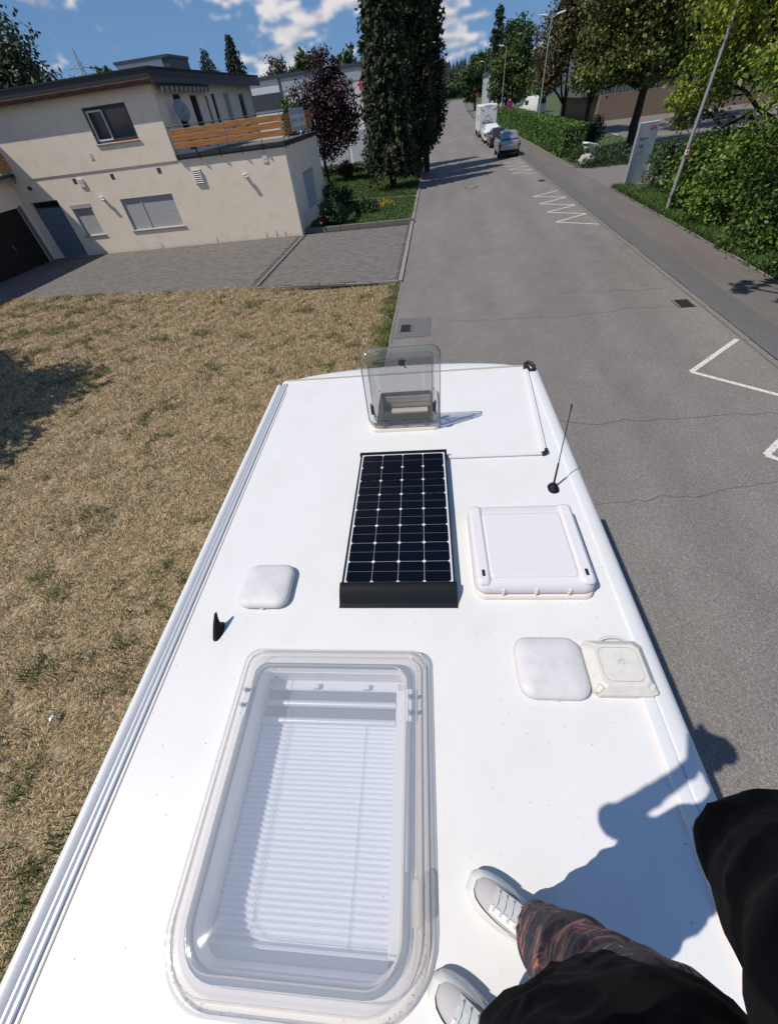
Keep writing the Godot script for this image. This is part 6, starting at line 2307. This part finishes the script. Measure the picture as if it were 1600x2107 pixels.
	tree("car_park_tree", V(21.5, 0, -52), [[0, 6.4, 0, 3.2, 2.4, 3.0], [-2.6, 8.2, 0, 2.6, 2.0, 2.4], [2.4, 8.4, 0, 3.0, 2.4, 2.8]], 10000, .15, O, "broad tree standing among the parking bays", "trees of the car park", .28, 3.4, M.barkdark)
	tree("car_park_tree", V(26, 0, -60), [[0, 6.8, 0, 4.0, 3.2, 3.6], [-3, 8.8, 0, 3.2, 2.6, 3]], 8000, .2, O, "tree against the company building", "trees of the car park", .28, 3.4, M.barkdark)
	# maple leaning over the verge
	var Y := [Color(.23, .28, .02), Color(.17, .24, .018), Color(.11, .185, .016), Color(.075, .135, .015), Color(.28, .27, .022)]
	tree("maple_tree", V(12.6, 0, -20.5), [[-1.2, 3.9, -4.4, 1.8, 1.2, 1.6], [-.6, 5.6, -4.6, 2.4, 1.6, 2.0], [.2, 4.6, -1.0, 2.2, 1.3, 2.2], [-1.9, 6.3, -2.2, 1.9, 1.5, 2.2], [-2.4, 4.6, 4.6, 1.7, 1.4, 2.0], [-1.0, 3.7, 2.6, 1.8, .9, 2.0], [-2.8, 6.2, 5.5, 2.0, 1.5, 2.2], [.5, 7.6, 1, 3.5, 2.4, 4], [-3.2, 5.0, 8.0, 1.9, 1.3, 1.6], [1.8, 4.4, 4.0, 1.8, 1.4, 3.0], [-1.9, 3.1, -4.9, .8, .8, .8]], 42000, .085, Y, "bright yellow green maple hanging over the verge at the upper right", "", .17, 2.4, M.barkdark)
	tree("overhanging_tree", V(10.6, 0, -5.5), [[-6.4, 7.7, -4.9, .75, .3, .5], [-5.6, 7.6, -3.8, .7, .3, .45], [-4.9, 7.7, -5.4, .8, .35, .6], [-2.5, 8.6, -3.0, 2.0, 1.3, 1.8], [.5, 9.0, -1, 3.4, 2.6, 3.0]], 8000, .13, B, "tree beyond the right edge whose leaves shade the pavement", "", .25, 4.0)
	# trees down the road on the right
	tree("round_tree", V(14.0, 0, -110), [[0, 9.3, 0, 2.7, 2.8, 2.6], [-1.2, 6.4, .3, 2.2, 2.0, 2.2], [1.2, 6.6, 0, 2.4, 2.2, 2.2]], 7000, .24, [Color(.035, .07, .015), Color(.025, .055, .013), Color(.05, .09, .018)], "dense round headed tree beside the columnar poplar", "trees down the road", .25, 3.5)
	tree("round_tree", V(12.0, 0, -104), [[0, 5.8, 0, 2.9, 2.2, 2.5], [1.8, 4.0, 0, 2.6, 2.2, 2.2], [-1.4, 3.6, .3, 1.8, 1.8, 1.8], [1, 7.6, 0, 1.8, 1.4, 1.6]], 8000, .22, [Color(.06, .10, .016), Color(.045, .08, .015), Color(.08, .12, .02)], "light green bushy tree over the parked camper", "trees down the road", .22, 2.0)
	tree("poplar_tree", V(12.4, 0, -130), [[0, 4.0, 0, 1.7, 2.2, 1.7], [0, 7.2, 0, 1.8, 2.4, 1.8], [.1, 10.4, 0, 1.5, 2.4, 1.5], [.15, 13.2, 0, .9, 2.2, .9]], 7000, .22, [Color(.018, .042, .013), Color(.026, .055, .016)], "tall dark columnar poplar down the road", "trees down the road", .3, 3.0)
	tree("round_tree", V(9.8, 0, -152), [[0, 7.0, 0, 3.2, 2.8, 3.0], [-2.6, 5.6, .4, 2.2, 2.4, 2.2], [1.6, 8.6, 0, 2.2, 2.0, 2.0], [-1.0, 3.4, .8, 2.4, 1.8, 2.0]], 8000, .28, [Color(.045, .085, .016), Color(.06, .105, .02), Color(.035, .065, .014)], "leafy tree nearest the far bend of the road", "trees down the road", .28, 2.6)
	tree("round_tree", V(15.5, 0, -160), [[0, 8.2, 0, 3.4, 3.2, 3.0], [-2, 6, 0, 2.6, 2.4, 2.4]], 5000, .3, [Color(.04, .078, .016), Color(.05, .09, .018)], "leafy tree behind the metal building", "trees down the road", .28, 2.6)
	shrub("roadside_bush", V(9.9, .05, -112), [[0, .9, 0, 1.1, .9, 1.6]], 1500, .16, [Color(.03, .07, .014), Color(.045, .09, .016)], "green bush at the pavement beyond the camper")
	# ---- behind the house
	tree("walnut_tree", V(-47, 0, -55), [[0, 9.0, 0, 7.0, 4.6, 5.0], [5.5, 8.2, 1, 4.0, 3.6, 3.6], [-4, 12, 0, 5, 4, 4.5], [3.5, 11.2, 0, 4.2, 2.8, 3.6], [8.0, 6.2, 1, 2.6, 2.6, 2.4]], 16000, .24, [Color(.045, .062, .028), Color(.03, .05, .016), Color(.065, .075, .035)], "big tree behind the left end of the house", "", .5, 5.0, M.barkdark)
	tree("background_tree", V(-43.2, 0, -72), [[0, 8.2, 0, 2.4, 2.4, 2.2]], 2200, .28, G, "small green tree beside the pylon, above the house roof", "trees behind the house", .25, 5.0)
	conifer(V(-26.4, 0, -75), 12.0, 2.6, 3.0, [Color(.014, .026, .016), Color(.02, .035, .02)], "pointed dark spruce above the house roof", "trees behind the house", 1.1)
	conifer(V(-32.0, 0, -80), 11.6, 3.2, 4.0, [Color(.022, .034, .018), Color(.03, .045, .022)], "loose pine left of the pointed spruce", "trees behind the house", .55)
	tree("background_tree", V(-24, 0, -86), [[0, 8.2, 0, 2.6, 1.8, 2.4]], 1300, .22, [Color(.13, .12, .08), Color(.10, .10, .06), Color(.09, .10, .04)], "sparse pale tree above the white hall", "trees behind the house", .2, 5.0)
	tree("background_tree", V(-19.2, 0, -85), [[0, 8.6, 0, 2.2, 2.1, 2.2], [-2.6, 7.6, 0, 1.5, 1.3, 1.4]], 2600, .28, G, "round green tree above the hall roof", "trees behind the house", .25, 5.0)
	tree("background_tree", V(-12.4, 0, -80), [[0, 8.0, 0, 1.7, 1.9, 1.6]], 1600, .26, G, "green tree above the hall beside the conifers", "trees behind the house", .2, 5.0)
	# garden tree left of the picture that shades the meadow
	tree("garden_tree", V(-16.5, -.12, -6.2), [[2.6, 4.0, -1.2, 1.9, 1.2, 1.9], [3.4, 3.6, 1.2, 1.5, .9, 1.4], [0, 5.0, 0, 2.2, 1.6, 2.4], [-1.5, 5.6, -1.5, 2.0, 1.6, 2.2]], 15000, .15, G, "garden tree outside the left edge whose shade falls on the meadow", "", .2, 2.4)

func far_scene():
	# wooded ridge on the horizon
	var hb := MB.new()
	var R := []
	for i in 9:
		var row := PackedVector3Array()
		for j in 61:
			var x := lerpf(-900, 900, j / 60.0)
			var t := i / 8.0
			row.append(V(x, -.5 + 15.0 * smoothstep(0.0, 1.0, t) * (1.0 + .12 * sin(x * .012) + .06 * sin(x * .031)), lerpf(-395, -720, t)))
		R.append(row)
	hb.loft(R, false, false, false, V(0, -400, -500))
	struct("hill", hb, mt(.02, .04, .014, .95))
	var cm := MB.new()
	for k in 3:
		var y := 1.5 + k * 3.2
		var r := 2.9 - k * .8
		var P := PackedVector3Array()
		for j in 9: P.append(V(cos(TAU * j / 9) * r * rf(.85, 1.15), y + rf(-.3, .3), sin(TAU * j / 9) * r * rf(.85, 1.15)))
		for j in 9: cm.tri(P[(j + 1) % 9], P[j], V(0, y + 5.0, 0))
	cm.col = Color.WHITE
	for i in cm.c.size(): cm.c[i] = Color(.016, .034, .016)
	var lm := MB.new()
	leaves(lm, V(0, 5.5, 0), V(3.4, 3.6, 3.4), 260, 1.0, [Color(.03, .062, .018), Color(.04, .078, .022), Color(.024, .05, .016)], 26, .22)
	var A := []; var B := []
	for i in 5200:
		var x := rf(-520, 520); var t := pow(rng.randf(), 1.6)
		var y := -.5 + 15.0 * smoothstep(0.0, 1.0, t) * (1.0 + .12 * sin(x * .012) + .06 * sin(x * .031))
		var tr := Transform3D(Basis(Vector3.UP, rf(0, TAU)) * Basis.from_scale(Vector3.ONE * rf(.75, 1.15)), V(x, y - .5, lerpf(-395, -720, t)))
		if t > .5 or rng.randf() < .3: A.append(tr)
		else: B.append(tr)
	scatter("conifer_forest", cm.mesh(), A, "dark conifer forest on the ridge at the horizon", "forest", M.needle)
	scatter("broadleaf_forest", lm.mesh(), B, "green broadleaved wood at the foot of the ridge", "forest", M.leaf)
	# lattice pylon
	var p := thing("power_pylon", V(-166, 0, -262), .3, "grey lattice power pylon far behind the house", "pylon")
	var b := MB.new()
	for s in [[-1, -1], [1, -1], [1, 1], [-1, 1]]: b.tube([V(s[0] * 3.0, 0, s[1] * 3.0), V(s[0] * 1.0, 22, s[1] * 1.0), V(0, 34, 0)], [.16, .12, .08], 4)
	obj("leg", b, M.galv, p)
	b = MB.new()
	for i in 10:
		var y0 := i * 2.9; var y1 := y0 + 2.9
		var w0 := lerpf(3.0, .5, y0 / 30.0); var w1 := lerpf(3.0, .5, y1 / 30.0)
		for k in [[-1, 1, 1, 1], [1, 1, -1, 1], [-1, -1, 1, -1], [1, -1, -1, -1], [1, -1, 1, 1], [-1, 1, -1, -1]]: b.tube([V(k[0] * w0, y0, k[1] * w0), V(k[2] * w1, y1, k[3] * w1)], .07, 3)
	obj("bracing", b, M.galv, p)
	for q in [[27.8, 5.5], [24.6, 6.5]]:
		b = MB.new()
		b.tube([V(-q[1], q[0], 0), V(q[1], q[0], 0)], .14, 4)
		b.tube([V(-q[1], q[0], 0), V(0, q[0] + 1.8, 0), V(q[1], q[0], 0)], .09, 4)
		obj("cross_arm", b, M.galv, p)
